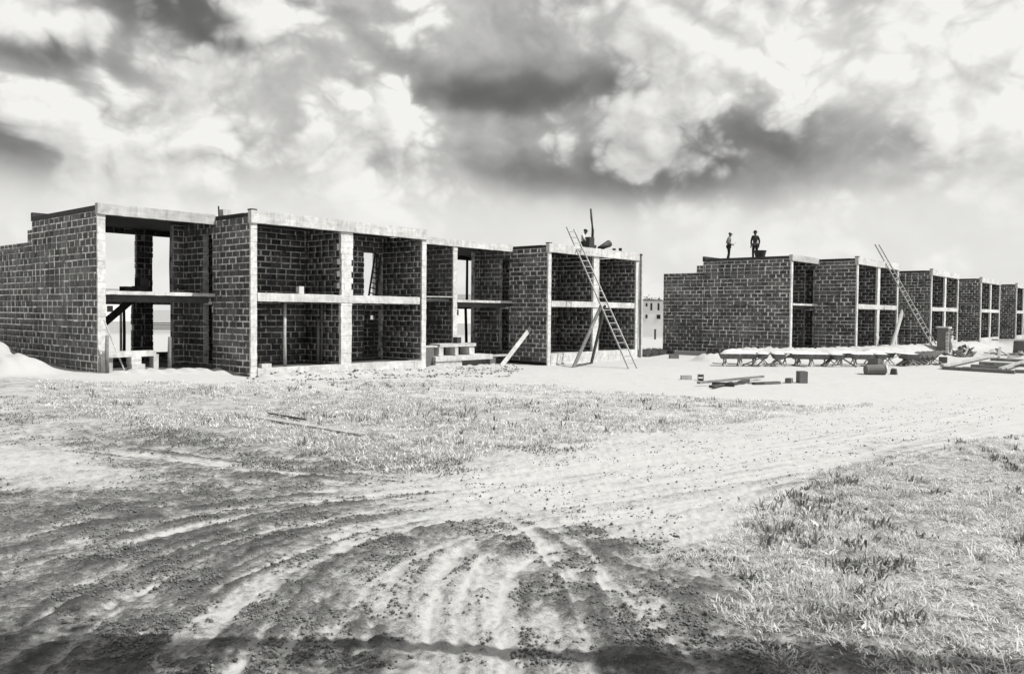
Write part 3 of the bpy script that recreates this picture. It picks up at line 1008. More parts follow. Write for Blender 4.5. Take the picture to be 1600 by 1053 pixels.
def single(name, m, p0, p1, w, th, label, cat, up=(0, 0, 1), group=None):
    return based(MB().plank(p0, p1, w, th, up), name, m, label, cat, group)


def prop(x, y, z0, z1, r, name, m, label, cat='post', lean=(0, 0)):
    a = np.array([x, y, z0]); b = np.array([x+lean[0], y+lean[1], z1])
    mid = (a+b)/2+np.array([random.uniform(-.02, .02), random.uniform(-.02, .02), 0])
    return based(MB().tube([a, mid, b], [r, r*.95, r*.88], 8), name, m, label, cat, smooth=True)


# prop frame under the near ladder
t = thing('ladder_prop', 'timber prop frame of two slanting legs under the near ladder', 'prop', (17.4, -1.0, -.6))
MB().plank((15.82, -1.70, gz1(15.8, -1.7)-.03), (17.66, -1.98, 2.35), .16, .07, (0, -1, .3)).build('leg', 'woodgrey', t)
MB().plank((18.6, -.75, gz1(18.6, -.75)-.03), (18.0, -1.95, 2.35), .17, .08, (0, -1, .3)).build('leg', 'wooddark', t)
MB().plank((15.9, -1.66, gz1(15.9, -1.7)+.06), (18.55, -.80, gz1(18.5, -.8)+.06), .08, .05).build('tie', 'wooddark', t)
t = thing('ladder_prop', 'timber prop frame of two slanting legs under the far ladder', 'prop', (39, -9.6, -.3))
zz = gz1(37.6, -9.2)
MB().plank((37.0, -9.6, zz-.05), (40.05, -9.3, 2.30), .24, .09, (0, -1, .3)).build('leg', 'wood', t)
MB().plank((38.2, -9.1, zz-.05), (40.1, -9.35, 2.2), .20, .08, (0, -1, .3)).build('leg', 'woodgrey', t)
single('leaning_plank', 'wood', (12.73, .05, gz1(12.73, .05)), (15.93, 1.0, 1.22), .20, .05,
       'pale plank leaning against the shaded side wall beside the step boxes', 'plank', (0, -1, .5))
# props and stakes
prop(-1.98, 1.66, gz1(-1.98, 1.66)-.1, 1.06, .065, 'stake', 'woodgrey', 'right round stake in the sand before the end bay')
prop(-4.0, 1.66, gz1(-4, 1.66)-.1, 1.14, .065, 'stake', 'woodgrey', 'left round stake in the sand beside the end pier')
single('lath', 'pale', (-4.0, 1.9, 1.62), (-3.35, 1.95, .0), .035, .05, 'thin white lath leaning by the end pier', 'lath', (0, -1, 0))
prop(.97, 7.4, 2.53, 4.98, .075, 'prop', 'wooddark', 'dark round prop in the upper window of the end bay')
prop(.93, 7.3, -.1, 2.2, .085, 'prop', 'wooddark', 'crooked dark prop in the lower window of the end bay', lean=(.12, 0))
prop(17.85, 7.2, 2.53, 4.98, .075, 'prop', 'wooddark', 'dark prop in the upper rear window of the recessed shell')
prop(17.85, 7.2, -.4, 2.25, .085, 'prop', 'wooddark', 'dark prop in the lower rear window of the recessed shell', lean=(-.1, 0))
prop(-.98, 7.3, -.1, 2.2, .06, 'prop', 'wooddark', 'thin dark prop in the narrow lower window of the end bay')
prop(1.60, .40, -.04, 2.28, .065, 'prop', 'wood', 'pale round prop in the lower left room of the toothed shell')
prop(3.78, 1.25, -.04, 2.38, .05, 'board', 'woodgrey', 'tall grey board standing by the toothed column below', 'board')
prop(3.55, 1.15, -.04, 1.65, .06, 'board', 'woodgrey', 'short grey board standing by the toothed column below', 'board')
single('plank', 'wood', (8.25, 2.28, 2.63), (11.85, 2.3, 2.66), .22, .05, 'pale plank across the upper floor of the recessed shell', 'plank')
single('plank', 'woodgrey', (8.25, 2.62, 2.50), (11.8, 2.62, 2.50), .24, .10, 'grey formwork plank under the pale plank of the recessed shell', 'plank')
single('stair_board', 'wooddark', (-3.5, 6.5, .2), (-.95, 6.6, 2.35), .26, .06, 'dark stair board sloping up inside the end bay', 'stair', (0, -1, 0))
# down pipe at the end of the near row
t = thing('down_pipe', 'dark down pipe with bracket on the end of the near row', 'pipe', (24.35, .3, -.5))
MB().tube([(24.30, .22, -.3), (24.30, .22, 4.75)], .085, 8).build('pipe', 'iron', t, True)
MB().tube([(24.30, .22, 4.75), (24.36, .1, 5.3)], .055, 8).build('swan_neck', 'iron', t, True)
MB().box(23.95, 24.45, .0, .12, 5.18, 5.3).build('bracket', 'iron', t)
single('form_post', 'pale', (24.86, .3, gz1(24.8, .3)-.1), (24.80, .3, 5.2), .13, .16, 'white timber post beside the down pipe at the row end', 'post', (0, 1, 0))


# ------------------------------------------------------------------ loose blocks, step boxes, site clutter
def concrete_block(x, y, z, rz, label, sx=.43, sy=.22, sz=.22, m='cement', group=None, tilt=0.0):
    """hollow building block: a shell with two cores"""
    t = thing('concrete_block', label, 'block', (x, y, z), group)
    c, s_ = math.cos(rz), math.sin(rz)

    def bx(name, a0, a1, b0, b1, c0, c1):
        mb = MB().box(a0, a1, b0, b1, c0, c1)
        out = []
        for (u, v, w) in mb.v:
            u, w = u*math.cos(tilt)-w*math.sin(tilt), u*math.sin(tilt)+w*math.cos(tilt)
            out.append((x+u*c-v*s_, y+u*s_+v*c, z+w))
        mb.v = out
        mb.build(name, m, t)
    th = .035
    bx('face_shell', -sx/2, sx/2, -sy/2, -sy/2+th, 0, sz)
    bx('face_shell', -sx/2, sx/2, sy/2-th, sy/2, 0, sz)
    for u in (-sx/2, -th/2, sx/2-th):
        bx('web', u+.001, u+th-.001, -sy/2+th, sy/2-th, 0.002, sz-.002)
    return t


def on_g(x, y, d=0.0): return gz1(x, y)+d


concrete_block(-2.05, 4.6, 2.54, .3, 'dark block lying flat on the upper floor of the end bay', .42, .3, .22, 'wooddark')
concrete_block(-1.55, 4.7, 2.54, .1, 'dark lower block of the pair stacked in the upper bay', .45, .3, .25, 'wooddark')
concrete_block(-1.5, 4.7, 2.79, .2, 'dark upper block of the pair stacked in the upper bay', .34, .3, .30, 'wooddark')
concrete_block(2.05, .15, 2.556, 0, 'pale block standing on the floor beam of the toothed shell', .20, .2, .27, 'pale')
concrete_block(.62, .12, -.004, .1, 'pale broken block on the sill of the toothed shell', .40, .2, .14, 'pale')
concrete_block(15.22, -12.8, on_g(15.22, -12.8, -.02), .7, 'large grey block standing on the sand beside the lumber', .42, .3, .46)
concrete_block(14.75, -12.5, on_g(14.75, -12.5, -.02), .2, 'small dark block lying left of the large grey block', .36, .22, .20)
concrete_block(13.61, -8.85, on_g(13.61, -8.8, -.03), -.8, 'pale block lying on the sand before the gap between rows', .40, .22, .20, 'beamgrey')
concrete_block(13.75, -9.4, on_g(13.75, -9.4, .0), .5, 'dark block tipped on its end beside a pale block', .36, .24, .20, 'cement', tilt=1.1)
concrete_block(33.3, -13.3, on_g(33.3, -13.3, -.03), .2, 'big dark block on the sand below the rubble heap', .55, .4, .40)
concrete_block(25.45, -1.5, on_g(25.45, -1.5, -.03), -.8, 'dark block on the ground near the far gable foot', .5, .3, .24)
concrete_block(32.0, -13.3, on_g(32, -13.3, -.04), .9, 'half-buried dark chunk of block before the crossed timbers', .3, .2, .12)
concrete_block(31.1, -5.9, on_g(31.1, -5.9, .18), .1, 'pale block resting at the foot of the far end pier', .4, .2, .2, 'pale')

# concrete step boxes before the recessed shell
t = thing('step_box', 'white concrete step box with two square openings before the recessed shell', 'steps', (10.8, 1.2, -.6))
MB().box(9.75, 12.0, .95, 1.6, .44, .58, .015).build('top_slab', 'pale', t)
for a, b in ((9.72, 9.98), (10.72, 10.92), (11.62, 11.95)):
    MB().box(a, b, .98, 1.58, .06, .44, .012).build('upright', 'pale', t)
MB().box(9.35, 13.0, .80, 1.7, -.19, .06, .02).build('lower_slab', 'pale', t)
MB().box(9.4, 11.0, .85, 1.65, -.75, -.19, .03).build('footing', 'pale', t)
MB().box(11.0, 12.9, 1.1, 1.65, -.75, -.19, .03).build('footing', 'cement', t)
MB().box(8.95, 9.45, 1.0, 1.5, -.75, .42, .05).build('rough_end', 'cement', t)
MB().box(8.7, 9.75, 1.05, 1.5, .44, .50, .01).build('side_plank', 'pale', t)
t = thing('plank_bench', 'grey plank on a block standing in the shade of the side wall', 'bench', (14.0, 1.6, -.6))
MB().box(13.05, 15.4, 1.6, 1.95, -.14, -.06).build('plank', 'wood', t)
MB().box(13.7, 14.1, 1.62, 1.93, -.6, -.14, .01).build('support', 'cement', t)
concrete_block(11.15, 1.3, .58, .1, 'dark block set on top of the concrete step box', .3, .24, .26, 'iron')

# entrance platform of the end bay
t = thing('entrance_slab', 'white entrance slab on block piers in the end bay', 'slab', (-3.1, 1.9, -.1))
MB().box(-3.92, -2.4, 1.75, 2.24, .44, .61, .012).build('slab', 'pale', t)
for k in range(5):
    MB().box(-3.22+.02*(k < 3), -2.95+(.16 if k < 3 else 0)+random.uniform(0, .05), 1.72, 2.1, -.2+k*.13, -.2+(k+1)*.13-.004, .006).build('pier_block', 'pale', t)
MB().box(-2.42, -2.24, 1.9, 2.2, -.3, .5, .015).build('pier_block', 'beamgrey', t)
MB().box(-3.95, -3.75, 1.85, 2.2, -.3, .55, .02).build('pier_block', 'beamgrey', t)

# lumber on the sand
def timber(p0, p1, w, th, label, m='woodgrey', dz=.05):
    a = (p0[0], p0[1], on_g(*p0)+dz); b = (p1[0], p1[1], on_g(*p1)+dz)
    single('timber', m, a, b, w, th, label, 'timber')


timber((10.6, -11.0), (15.6, -11.1), .13, .08, 'long pole lying on the sand at the back of the lumber heap', 'woodgrey', .12)
timber((10.3, -11.6), (13.0, -11.55), .10, .07, 'short dark stick crossing the left end of the lumber heap', 'wooddark', .05)
timber((9.9, -11.9), (12.6, -11.25), .10, .06, 'thin stick slanting from the left of the lumber heap', 'wooddark', .07)
timber((11.2, -11.2), (11.5, -11.9), .14, .14, 'short dark crosspiece under the lumber heap', 'wooddark', .07)
timber((13.0, -11.9), (14.2, -12.35), .16, .08, 'dark twin board at the right end of the lumber heap', 'wooddark', .05)
timber((12.8, -11.5), (14.0, -11.2), .2, .12, 'dark board under the pole of the lumber heap', 'wooddark', .05)
timber((12.9, -11.75), (14.0, -12.5), .07, .06, 'thin stick at the right end of the lumber heap', 'woodgrey', .05)
timber((28.6, -14.4), (28.2, -17.5), .16, .17, 'long dark front beam of the timber frame on the sand', 'woodgrey', .08)
timber((28.9, -14.3), (41.5, -14.1), .16, .14, 'long pale plank running back across the timber frame', 'wood', .16)
timber((31.6, -15.0), (31.5, -16.6), .15, .16, 'second dark beam of the timber frame on the sand', 'woodgrey', .08)
timber((34.4, -14.8), (34.3, -17.2), .15, .17, 'third dark beam of the timber frame on the sand', 'woodgrey', .08)
timber((38.2, -14.6), (38.0, -17.8), .14, .17, 'farthest dark beam of the timber frame on the sand', 'woodgrey', .08)
timber((28.2, -16.9), (38.5, -16.6), .15, .10, 'pale right-hand plank lying across the dark beams', 'wood', .2)
timber((28.9, -17.4), (29.4, -18.4), .15, .16, 'short dark beam end at the right of the frame', 'woodgrey', .08)
timber((30.3, -14.9), (30.35, -15.3), .14, .1, 'stub of dark timber inside the timber frame', 'wooddark', .04)
timber((33.2, -15.3), (33.2, -15.75), .16, .16, 'square dark offcut inside the timber frame', 'wooddark', .06)
timber((-5.45, -8.75), (-5.6, -12.9), .22, .025, 'long pale plank lying in the dry grass', 'wood', .025)
timber((-4.95, -8.8), (-5.05, -10.3), .06, .03, 'thin dark batten beside the plank in the grass', 'wooddark', .05)

# broken drum and chunk on the sand
t = thing('concrete_drum', 'dark toppled drum with broken pale concrete end on the sand', 'drum', (22.3, -13.4, -.6))
zc = on_g(22.3, -13.4)
q0 = np.array([21.85, -12.95, zc+.20]); q1 = np.array([22.38, -13.62, zc+.23])
MB().tube([q0, q0*.95+q1*.05, q0*.9+q1*.1, q0*.5+q1*.5, q0*.1+q1*.9, q0*.05+q1*.95, q1], [.21, .24, .22, .23, .23, .25, .22], 14).build('barrel', 'cement', t)
MB().tube([q1, q1+(.03, -.04, 0)], [.20, .17], 12).build('barrel_end', 'pale', t)
mb = MB().box(22.2, 22.72, -13.35, -12.95, zc+.34, zc+.66, .07); mb.build('upper_chunk', 'cement', t)
mb = MB().tube([(22.62, -13.5, zc+.02), (22.6, -13.5, zc+.25), (22.66, -13.52, zc+.55)], [.20, .17, .09], 7)
mb.v = [(a+random.uniform(-.06, .06), b+random.uniform(-.06, .06), c+random.uniform(-.05, .05)) for a, b, c in mb.v]
mb.build('concrete_lump', 'pale', t)
MB().box(22.75, 22.98, -13.95, -13.72, zc-.02, zc+.26, .03).build('broken_corner', 'wooddark', t)


# mortar tubs on crossed legs
def tub(x, y, rz, label, group, heap=True):
    z = on_g(x, y)
    t = thing('mortar_tub', label, 'tub', (x, y, z), group)
    L, wt, wb, zr, zb = 1.15, .30, .16, .62, .36
    c, s_ = math.cos(rz), math.sin(rz)

    def T(p): return (x+p[0]*c-p[1]*s_, y+p[0]*s_+p[1]*c, z+p[2])
    h = L/2; k = .10
    out = [(-h, -wt, zr), (h, -wt, zr), (h, wt, zr), (-h, wt, zr), (-h+k, -wb, zb), (h-k, -wb, zb), (h-k, wb, zb), (-h+k, wb, zb)]
    inn = [(a*.95, b*.90, c_+(.0 if c_ == zr else .03)) for a, b, c_ in out]
    mb = MB()
    mb.add([T(p) for p in out+inn], [(0, 4, 5, 1), (1, 5, 6, 2), (2, 6, 7, 3), (3, 7, 4, 0), (4, 7, 6, 5),
                                     (8, 9, 13, 12), (9, 10, 14, 13), (10, 11, 15, 14), (11, 8, 12, 15), (12, 13, 14, 15),
                                     (0, 1, 9, 8), (1, 2, 10, 9), (2, 3, 11, 10), (3, 0, 8, 11)])
    mb.build('pan', 'tub', t)
    for e in (-1, 1):
        for s2 in (-1, 1):
            MB().plank(T((e*(h-.22), s2*.30, -.03)), T((e*(h-.22)+.02*s2, -s2*.28, zr-.02)), .05, .045).build('leg', 'wood', t)
    if heap:
        n = 9
        vs = []; fs = []
        hh = random.uniform(.06, .17)
        for i in range(n):
            for j in range(5):
                u = (i/(n-1)-.5)*L*.95; v = (j/4-.5)*wt*1.85
                e = (1-(2*i/(n-1)-1)**2)**.6*(1-(2*j/4-1)**2)**.7 if 0 < i < n-1 and 0 < j < 4 else 0
                vs.append(T((u, v, zr-.01+hh*e*random.uniform(.8, 1.2))))
        for i in range(n-1):
            for j in range(4):
                fs.append((i*5+j, (i+1)*5+j, (i+1)*5+j+1, i*5+j+1))
        MB().add(vs, fs).build('sand_fill', 'sand', t, True)
    return t


TG = 'mortar tubs on crossed legs'
spots = []
a_, b_ = np.array([22.9, -6.2]), np.array([30.4, -12.2])
for i in range(13):
    p = a_+(b_-a_)*i/12+rng.normal(0, .10, 2)
    spots.append((p[0], p[1], -.85+random.uniform(-.12, .12) if i in (0, 1, 5, 6, 9) else .62+random.uniform(-.4, .4)))
for i in range(12):
    p = a_+(b_-a_)*(i+.5)/12+np.array([.95, .75])
    spots.append((p[0]+random.uniform(-.1, .1), p[1]+random.uniform(-.1, .1), random.choice((-.85, .65))+random.uniform(-.2, .2)))
cnt_ = [0, 0]
ORD = ['leftmost', 'second', 'third', 'fourth', 'fifth', 'sixth', 'seventh', 'eighth', 'ninth', 'tenth', 'eleventh', 'twelfth', 'thirteenth']
for i, (x, y, r) in enumerate(spots):
    if i in (4, 8, 11, 15, 19, 22): continue
    k = cnt_[i >= 13]; cnt_[i >= 13] += 1
    row = 'front' if i < 13 else 'back'
    tub(x, y, r, f'{ORD[k]} sand-heaped mortar tub on crossed legs in the {row} row'+(' from the left' if k else ''), TG)

for i in range(7):
    q = a_+(b_-a_)*(.12+.13*i)+rng.normal(0, .2, 2)
    z = on_g(q[0], q[1])
    d = np.array([random.uniform(-.6, .6), random.uniform(-1, 1), 0.0]); d /= np.linalg.norm(d)
    c_ = np.array([q[0]-.2, q[1]-.25, z])
    based(MB().plank(c_-d*.6+(0, 0, .03), c_+d*random.uniform(.4, .9)+(0, 0, random.choice((.05, .6))), .14, .04), 'loose_board', random.choice(['wood', 'woodgrey', 'wooddark']),
          ORD[i]+' loose board lying against the mortar tubs'+(' from the left' if i else ''), 'board', 'loose boards among the tubs')

# collapsed trestles at the right end of the tubs
for i in range(6):
    x = 30.6+i*.42; y = -12.35-.14*i
    z = on_g(x, y)
    t = thing('trestle', ['leftmost', 'second', 'third', 'fourth', 'fifth', 'rightmost'][i]+' of six collapsed slanting plank trestles beside the tubs', 'trestle', (x, y, z), 'collapsed trestles')
    MB().plank((x-.5, y+.42, z+.03), (x+.35, y-.35, z+.72), .30, .045, (0, 0, 1)).build('plank', 'woodgrey', t)
    MB().plank((x-.35, y+.5, z+.55), (x+.30, y-.45, z-.02), .06, .05).build('leg', 'wood', t)
    MB().plank((x+.05, y+.3, z-.02), (x-.1, y-.2, z+.5), .06, .05).build('leg', 'woodgrey', t)

# block pier with rubble by the far ladder
t = thing('block_pier', 'short rough concrete pier at the foot of the far ladder', 'pier', (40.3, -11.5, -.1))
zb = on_g(40.3, -11.6)-.1
MB().box(39.95, 40.55, -11.95, -11.35, zb, 1.25, .04).build('core', 'cement', t)
for k in range(6):
    MB().box(39.90, 40.0, -12.0, -11.85, zb+.05+k*.22, zb+.24+k*.22, .015).build('quoin', 'pale', t)
    MB().box(40.45, 40.75, -12.05, -11.4, zb+.05+k*.22, zb+.24+k*.22, .05).build('quoin', 'pale', t)
MB().box(39.88, 40.7, -12.0, -11.3, 1.25, 1.33, .02).build('cap', 'pale', t)
for i in range(16):
    x = 41.0+random.uniform(-.4, 1.5); y = -12.3+random.uniform(-.7, .4)
    z = on_g(x, y)+max(0, .55-.45*abs(x-41.2))*random.random()
    mb = MB()
    a = np.array([x, y, z+.05]); d = np.array([random.uniform(-1, 1), random.uniform(-1, 1), random.uniform(.1, .9)])
    d /= np.linalg.norm(d); L = random.uniform(.35, .9)
    mb.plank(a-d*.1, a+d*L, random.uniform(.12, .3), random.uniform(.04, .12), (random.random(), random.random(), 1))
    based(mb, 'broken_board', random.choice(['wood', 'woodgrey', 'cement', 'pale']), 'broken board in the rubble heap beside the rough concrete pier', 'board', 'rubble boards by the far pier')
for i in range(14):
    x = 42+random.uniform(-3, 6); y = -14.3+random.uniform(-.8, .9)
    z = on_g(x, y)+.04
    d = np.array([random.uniform(-1, 1), random.uniform(-1, 1), random.uniform(0, .4)]); d /= np.linalg.norm(d)
    a = np.array([x, y, z])
    based(MB().plank(a, a+d*random.uniform(.5, 1.4), random.uniform(.1, .25), .07, (.1, .1, 1)), 'broken_board', random.choice(['wood', 'woodgrey', 'wood']),
          'broken board strewn on the sand behind the timber frame', 'board', 'scattered boards behind the timber frame')
t = thing('saw_bench', 'rough wooden bench on a dark block at the right edge', 'bench', (47, -14.4, -.5))
zb = on_g(47, -14.4)
MB().plank((45.6, -13.4, zb+1.0), (48.6, -15.4, zb+1.0), .5, .10).build('top', 'wood', t)
MB().box(46.9, 47.6, -14.9, -14.2, zb, zb+.95, .03).build('support', 'cement', t)

# things on the roofs
t = thing('block_stack', 'white block with dark peg on the roof of the toothed shell', 'block', (.35, 2.45, 5.25))
MB().box(.38, .68, 2.4, 2.7, 5.24, 5.56, .01).build('white_block', 'pale', t)
MB().tube([(.27, 2.5, 5.24), (.25, 2.5, 5.66)], .03, 6).build('peg', 'iron', t)
based(MB().tube([(21.15, 1.1, 5.24), (21.2, 1.1, 6.4), (21.08, 1.1, 7.0), (21.0, 1.1, 7.55)], [.075, .07, .06, .05], 8), 'mast', 'iron',
      'thin dark mast standing on the roof of the end shell', 'mast', smooth=True)
t = thing('motor_box', 'dark engine box on the roof beside the mast', 'engine', (20.7, 1.0, 5.24))
MB().box(20.45, 21.1, .8, 1.3, 5.24, 5.55, .01).build('housing', 'iron', t)
MB().box(20.55, 21.0, .85, 1.25, 5.55, 6.0, .01).build('cylinder_head', 'iron', t)
MB().box(21.1, 21.35, .95, 1.2, 5.5, 5.62).build('outlet', 'iron', t)
t = thing('mixer_drum', 'tilted dark mixer drum on the roof of the end shell', 'mixer', (22.3, 1.0, 5.24))
MB().tube([(21.75, 1.1, 5.50), (22.1, 1.0, 5.62), (22.45, .9, 5.78)], [.08, .15, .20], 12).build('drum', 'iron', t, True)
MB().tube([(22.45, .9, 5.78), (22.51, .88, 5.82)], [.20, .18], 12).build('mouth', 'cement', t, True)
MB().box(21.3, 22.3, .95, 1.15, 5.26, 5.45, .03).build('frame', 'iron', t)
MB().tube([(22.0, 1.0, 5.25), (22.1, 1.0, 5.6)], .06, 6).build('leg', 'iron', t)
concrete_block(22.15, .35, 5.31, .2, 'small dark lump on the roof beam, left of two', .16, .14, .16, 'iron')
concrete_block(22.75, .35, 5.31, .5, 'small dark lump on the roof beam, right of two', .18, .16, .22, 'iron')
t = thing('bucket', 'dark wide bucket on the roof beside the second man', 'bucket', (32.3, -3.35, 5.35))
MB().tube([(32.3, -3.35, 5.35), (32.3, -3.35, 5.82)], [.26, .36], 16, False).add([], []).build('shell', 'iron', t, True)
MB().tube([(32.3, -3.35, 5.36), (32.3, -3.35, 5.40)], [.25, .25], 16).build('bottom', 'iron', t)
MB().tube([(32.3+.37*math.cos(a), -3.35+.37*math.sin(a), 5.82) for a in np.linspace(0, 2*math.pi, 17)], .018, 6).build('rim', 'iron', t)


# ------------------------------------------------------------------ people
def skin_mesh(name, verts, edges, rad, m, parent, loc, rz, sub=2):
    c, s_ = math.cos(rz), math.sin(rz)
    me = bpy.data.meshes.new(name)
    me.from_pydata([(x*c-y*s_, x*s_+y*c, z) for x, y, z in verts], edges, [])
    ob = bpy.data.objects.new(name, me)
    COL.objects.link(ob)
    ob.parent = parent
    me.materials.append(MAT[m])
    md = ob.modifiers.new('skin', 'SKIN')
    md.use_smooth_shade = True
    if not me.skin_vertices:
        bpy.context.view_layer.objects.active = ob
    sv = me.skin_vertices[0].data
    for i, r in enumerate(rad):
        sv[i].radius = (r, r) if not isinstance(r, tuple) else r
    sv[0].use_root = True
    ss = ob.modifiers.new('subsurf', 'SUBSURF')
    ss.levels = ss.render_levels = sub
    return ob


def person(label, loc, rz, pose, shirt, trousers, hat):
    """pose: joint positions, x forward, y left, z up"""
    root = thing('person', label, 'person', loc)
    J = pose
    V = []; E = []; R = []

    def add(p, r, par=None):
        V.append(p); R.append(r)
        if par is not None: E.append((par, len(V)-1))
        return len(V)-1
    pel = add(J['pelvis'], .11)
    sp = add(J['spine'], .105, pel)
    ch = add(J['chest'], .125, sp)
    nk = add(J['neck'], .055, ch)
    h1 = add(J['head'][0], .07, nk)
    h2 = add(J['head'][1], .098, h1)
    h3 = add(J['head'][2], .065, h2)
    hx = np.array(J['head'][1])
    fx = np.array(J.get('face', (1, 0, 0)), float)
    add(tuple(hx+fx*.115+np.array([0, 0, -.02])), .018, h2)     # nose
    sd_ = np.array([-fx[1], fx[0], 0])
    for q in (-1, 1): add(tuple(hx+sd_*q*.10), .02, h2)         # ears
    for q, n in ((1, 'L'), (-1, 'R')):
        sh = add(J['sh'+n], .062, ch)
        el_ = add(J['el'+n], .047, sh)
        wr = add(J['wr'+n], .033, el_)
        hd = np.array(J['wr'+n])-np.array(J['el'+n]); hd /= np.linalg.norm(hd)
        pa = add(tuple(np.array(J['wr'+n])+hd*.08), .035, wr)
        sdv = np.cross(hd, (0, 0, 1.0))
        if np.linalg.norm(sdv) < .1: sdv = np.array([1., 0, 0])
        sdv /= np.linalg.norm(sdv)
        for k, ln in enumerate((.07, .085, .08, .06)):
            b0 = np.array(V[pa])+sdv*(k-1.5)*.02+hd*.03
            f1 = add(tuple(b0), .0095, pa)
            add(tuple(b0+hd*ln*.7+np.array([0, 0, -.02])), .008, f1)
        add(tuple(np.array(V[wr])+sdv*.055+hd*.06), .011, wr)
        hp = add(J['hip'+n], .095, pel)
        kn = add(J['kn'+n], .062, hp)
        an = add(J['an'+n], .042, kn)
        add(J['toe'+n], .035, an)
    skin_mesh('body', V, E, R, 'skin', root, loc, rz)
    V = []; E = []; R = []
    pel = add(J['pelvis'], .125); sp = add(J['spine'], .125, pel); ch = add(J['chest'], .145, sp); add(J['neck'], .07, ch)
    for n in 'LR':
        sh = add(J['sh'+n], .08, ch); el_ = add(J['el'+n], .062, sh)
        w = np.array(J['wr'+n])*.85+np.array(J['el'+n])*.15
        add(tuple(w), .048, el_)
    skin_mesh('shirt', V, E, R, shirt, root, loc, rz)
    V = []; E = []; R = []
    pel = add(J['pelvis'], .132)
    for n in 'LR':
        hp = add(J['hip'+n], .112, pel); kn = add(J['kn'+n], .082, hp); add(J['an'+n], .07, kn)
    skin_mesh('trousers', V, E, R, trousers, root, loc, rz)
    c, s_ = math.cos(rz), math.sin(rz)
    for n in 'LR':
        a = np.array(J['an'+n]); b = np.array(J['toe'+n])
        W = lambda p: (loc[0]+p[0]*c-p[1]*s_, loc[1]+p[0]*s_+p[1]*c, loc[2]+p[2])
        MB().tube([W(a+(a-b)*.35*np.array([1, 1, 0])+np.array([0, 0, -.03])), W(a*.4+b*.6), W(b+(b-a)*.1)], [.05, .055, .04], 8).build('shoe', 'clothdark', root, True)
    h = np.array(J['head'][2]); W = lambda p: (loc[0]+p[0]*c-p[1]*s_, loc[1]+p[0]*s_+p[1]*c, loc[2]+p[2])
    if hat == 'brim':
        hb = MB().tube([W(h+np.array([0, 0, -.03])), W(h+np.array([0, 0, -.015]))], [.17, .165], 14).build('hat_brim', 'clothdark', root, True)
        MB().tube([W(h+np.array([0, 0, -.02])), W(h+np.array([0, 0, .06])), W(h+np.array([0, 0, .10]))], [.10, .095, .06], 12).build('hat_crown', 'clothdark', root, True)
    else:
        MB().tube([W(h+np.array([-.01, 0, -.06])), W(h+np.array([-.01, 0, .02])), W(h+np.array([0, 0, .05]))], [.105, .10, .05], 12).build('cap', 'clothdark', root, True)
        MB().plank(W(h+fx*.08+np.array([0, 0, -.03])), W(h+fx*.17+np.array([0, 0, -.045])), .13, .015).build('cap_peak', 'clothdark', root)
    return root


stand = dict(pelvis=(0, 0, .95), spine=(0, 0, 1.13), chest=(.0, 0, 1.33), neck=(.01, 0, 1.49),
             head=((.02, 0, 1.55), (.03, 0, 1.63), (.02, 0, 1.71)),
             shL=(0, .17, 1.42), shR=(0, -.17, 1.42), elL=(-.04, .25, 1.14), elR=(-.04, -.25, 1.14), wrL=(.04, .24, .90), wrR=(.04, -.24, .90),
             hipL=(0, .09, .90), hipR=(0, -.09, .90), knL=(.03, .11, .49), knR=(.03, -.11, .49), anL=(-.02, .12, .08), anR=(-.02, -.12, .08),
             toeL=(.15, .15, .035), toeR=(.15, -.15, .035))
side_on = dict(stand)
side_on.update(chest=(.03, 0, 1.33), neck=(.05, 0, 1.49), head=((.07, 0, 1.55), (.09, 0, 1.63), (.08, 0, 1.71)), shL=(.02, .16, 1.42), shR=(.02, -.16, 1.42),
               elL=(-.08, .24, 1.15), elR=(-.12, -.24, 1.15), wrL=(.20, .12, 1.04), wrR=(.18, -.10, 1.02), knL=(.05, .09, .49), anL=(.0, .09, .08), toeL=(.17, .1, .035),
               knR=(.0, -.09, .49), anR=(-.10, -.09, .08), toeR=(.07, -.1, .035))
kneel = dict(stand)
kneel.update(pelvis=(0, 0, .45), spine=(.03, 0, .62), chest=(.08, 0, .80), neck=(.11, 0, .95), head=((.13, 0, 1.0), (.15, 0, 1.08), (.15, 0, 1.16)),
             shL=(.08, .17, .88), shR=(.08, -.17, .88), elL=(.22, .24, .66), elR=(.22, -.24, .66), wrL=(.36, .14, .50), wrR=(.36, -.14, .50),
             hipL=(0, .1, .42), hipR=(0, -.1, .42), knL=(.32, .14, .10), knR=(.32, -.14, .10), anL=(-.08, .14, .07), anR=(-.08, -.14, .07), toeL=(-.22, .14, .04), toeR=(-.22, -.14, .04))
RA = math.atan2(-.755, .656)        # facing right as the photograph sees it
person('man in cap and light shirt standing in profile on the far roof', (33.0, -.95, 5.34), RA, side_on, 'clothmid', 'clothdark', 'cap')
person('man in brimmed hat and dark clothes standing on the far roof', (33.0, -2.70, 5.34), RA+math.pi/2, stand, 'clothdark', 'clothdark', 'brim')
person('man in white shirt kneeling on the near roof behind the ladder', (20.75, 1.4, 5.24), RA-.6, kneel, 'clothwhite', 'clothdark', 'cap')
d_ = np.array([math.cos(RA), math.sin(RA), 0]); p_ = np.array([33.0, -.95, 5.34])
based(MB().plank(p_+d_*-.12+np.array([-.1, -.1, .93]), p_+d_*.42+np.array([-.1, -.1, 1.12]), .035, .03), 'level', 'pale', 'pale straightedge held by the man in profile on the roof', 'tool')
# ------------------------------------------------------------------ grass and clods
def in_poly(x, y, poly):
    r = np.zeros(len(x), bool)
    n = len(poly)
    for i in range(n):
        (x0, y0), (x1, y1) = poly[i], poly[(i+1) % n]
        c = ((y0 > y) != (y1 > y)) & (x < (x1-x0)*(y-y0)/((y1-y0)+1e-12)+x0)
        r ^= c
    return r


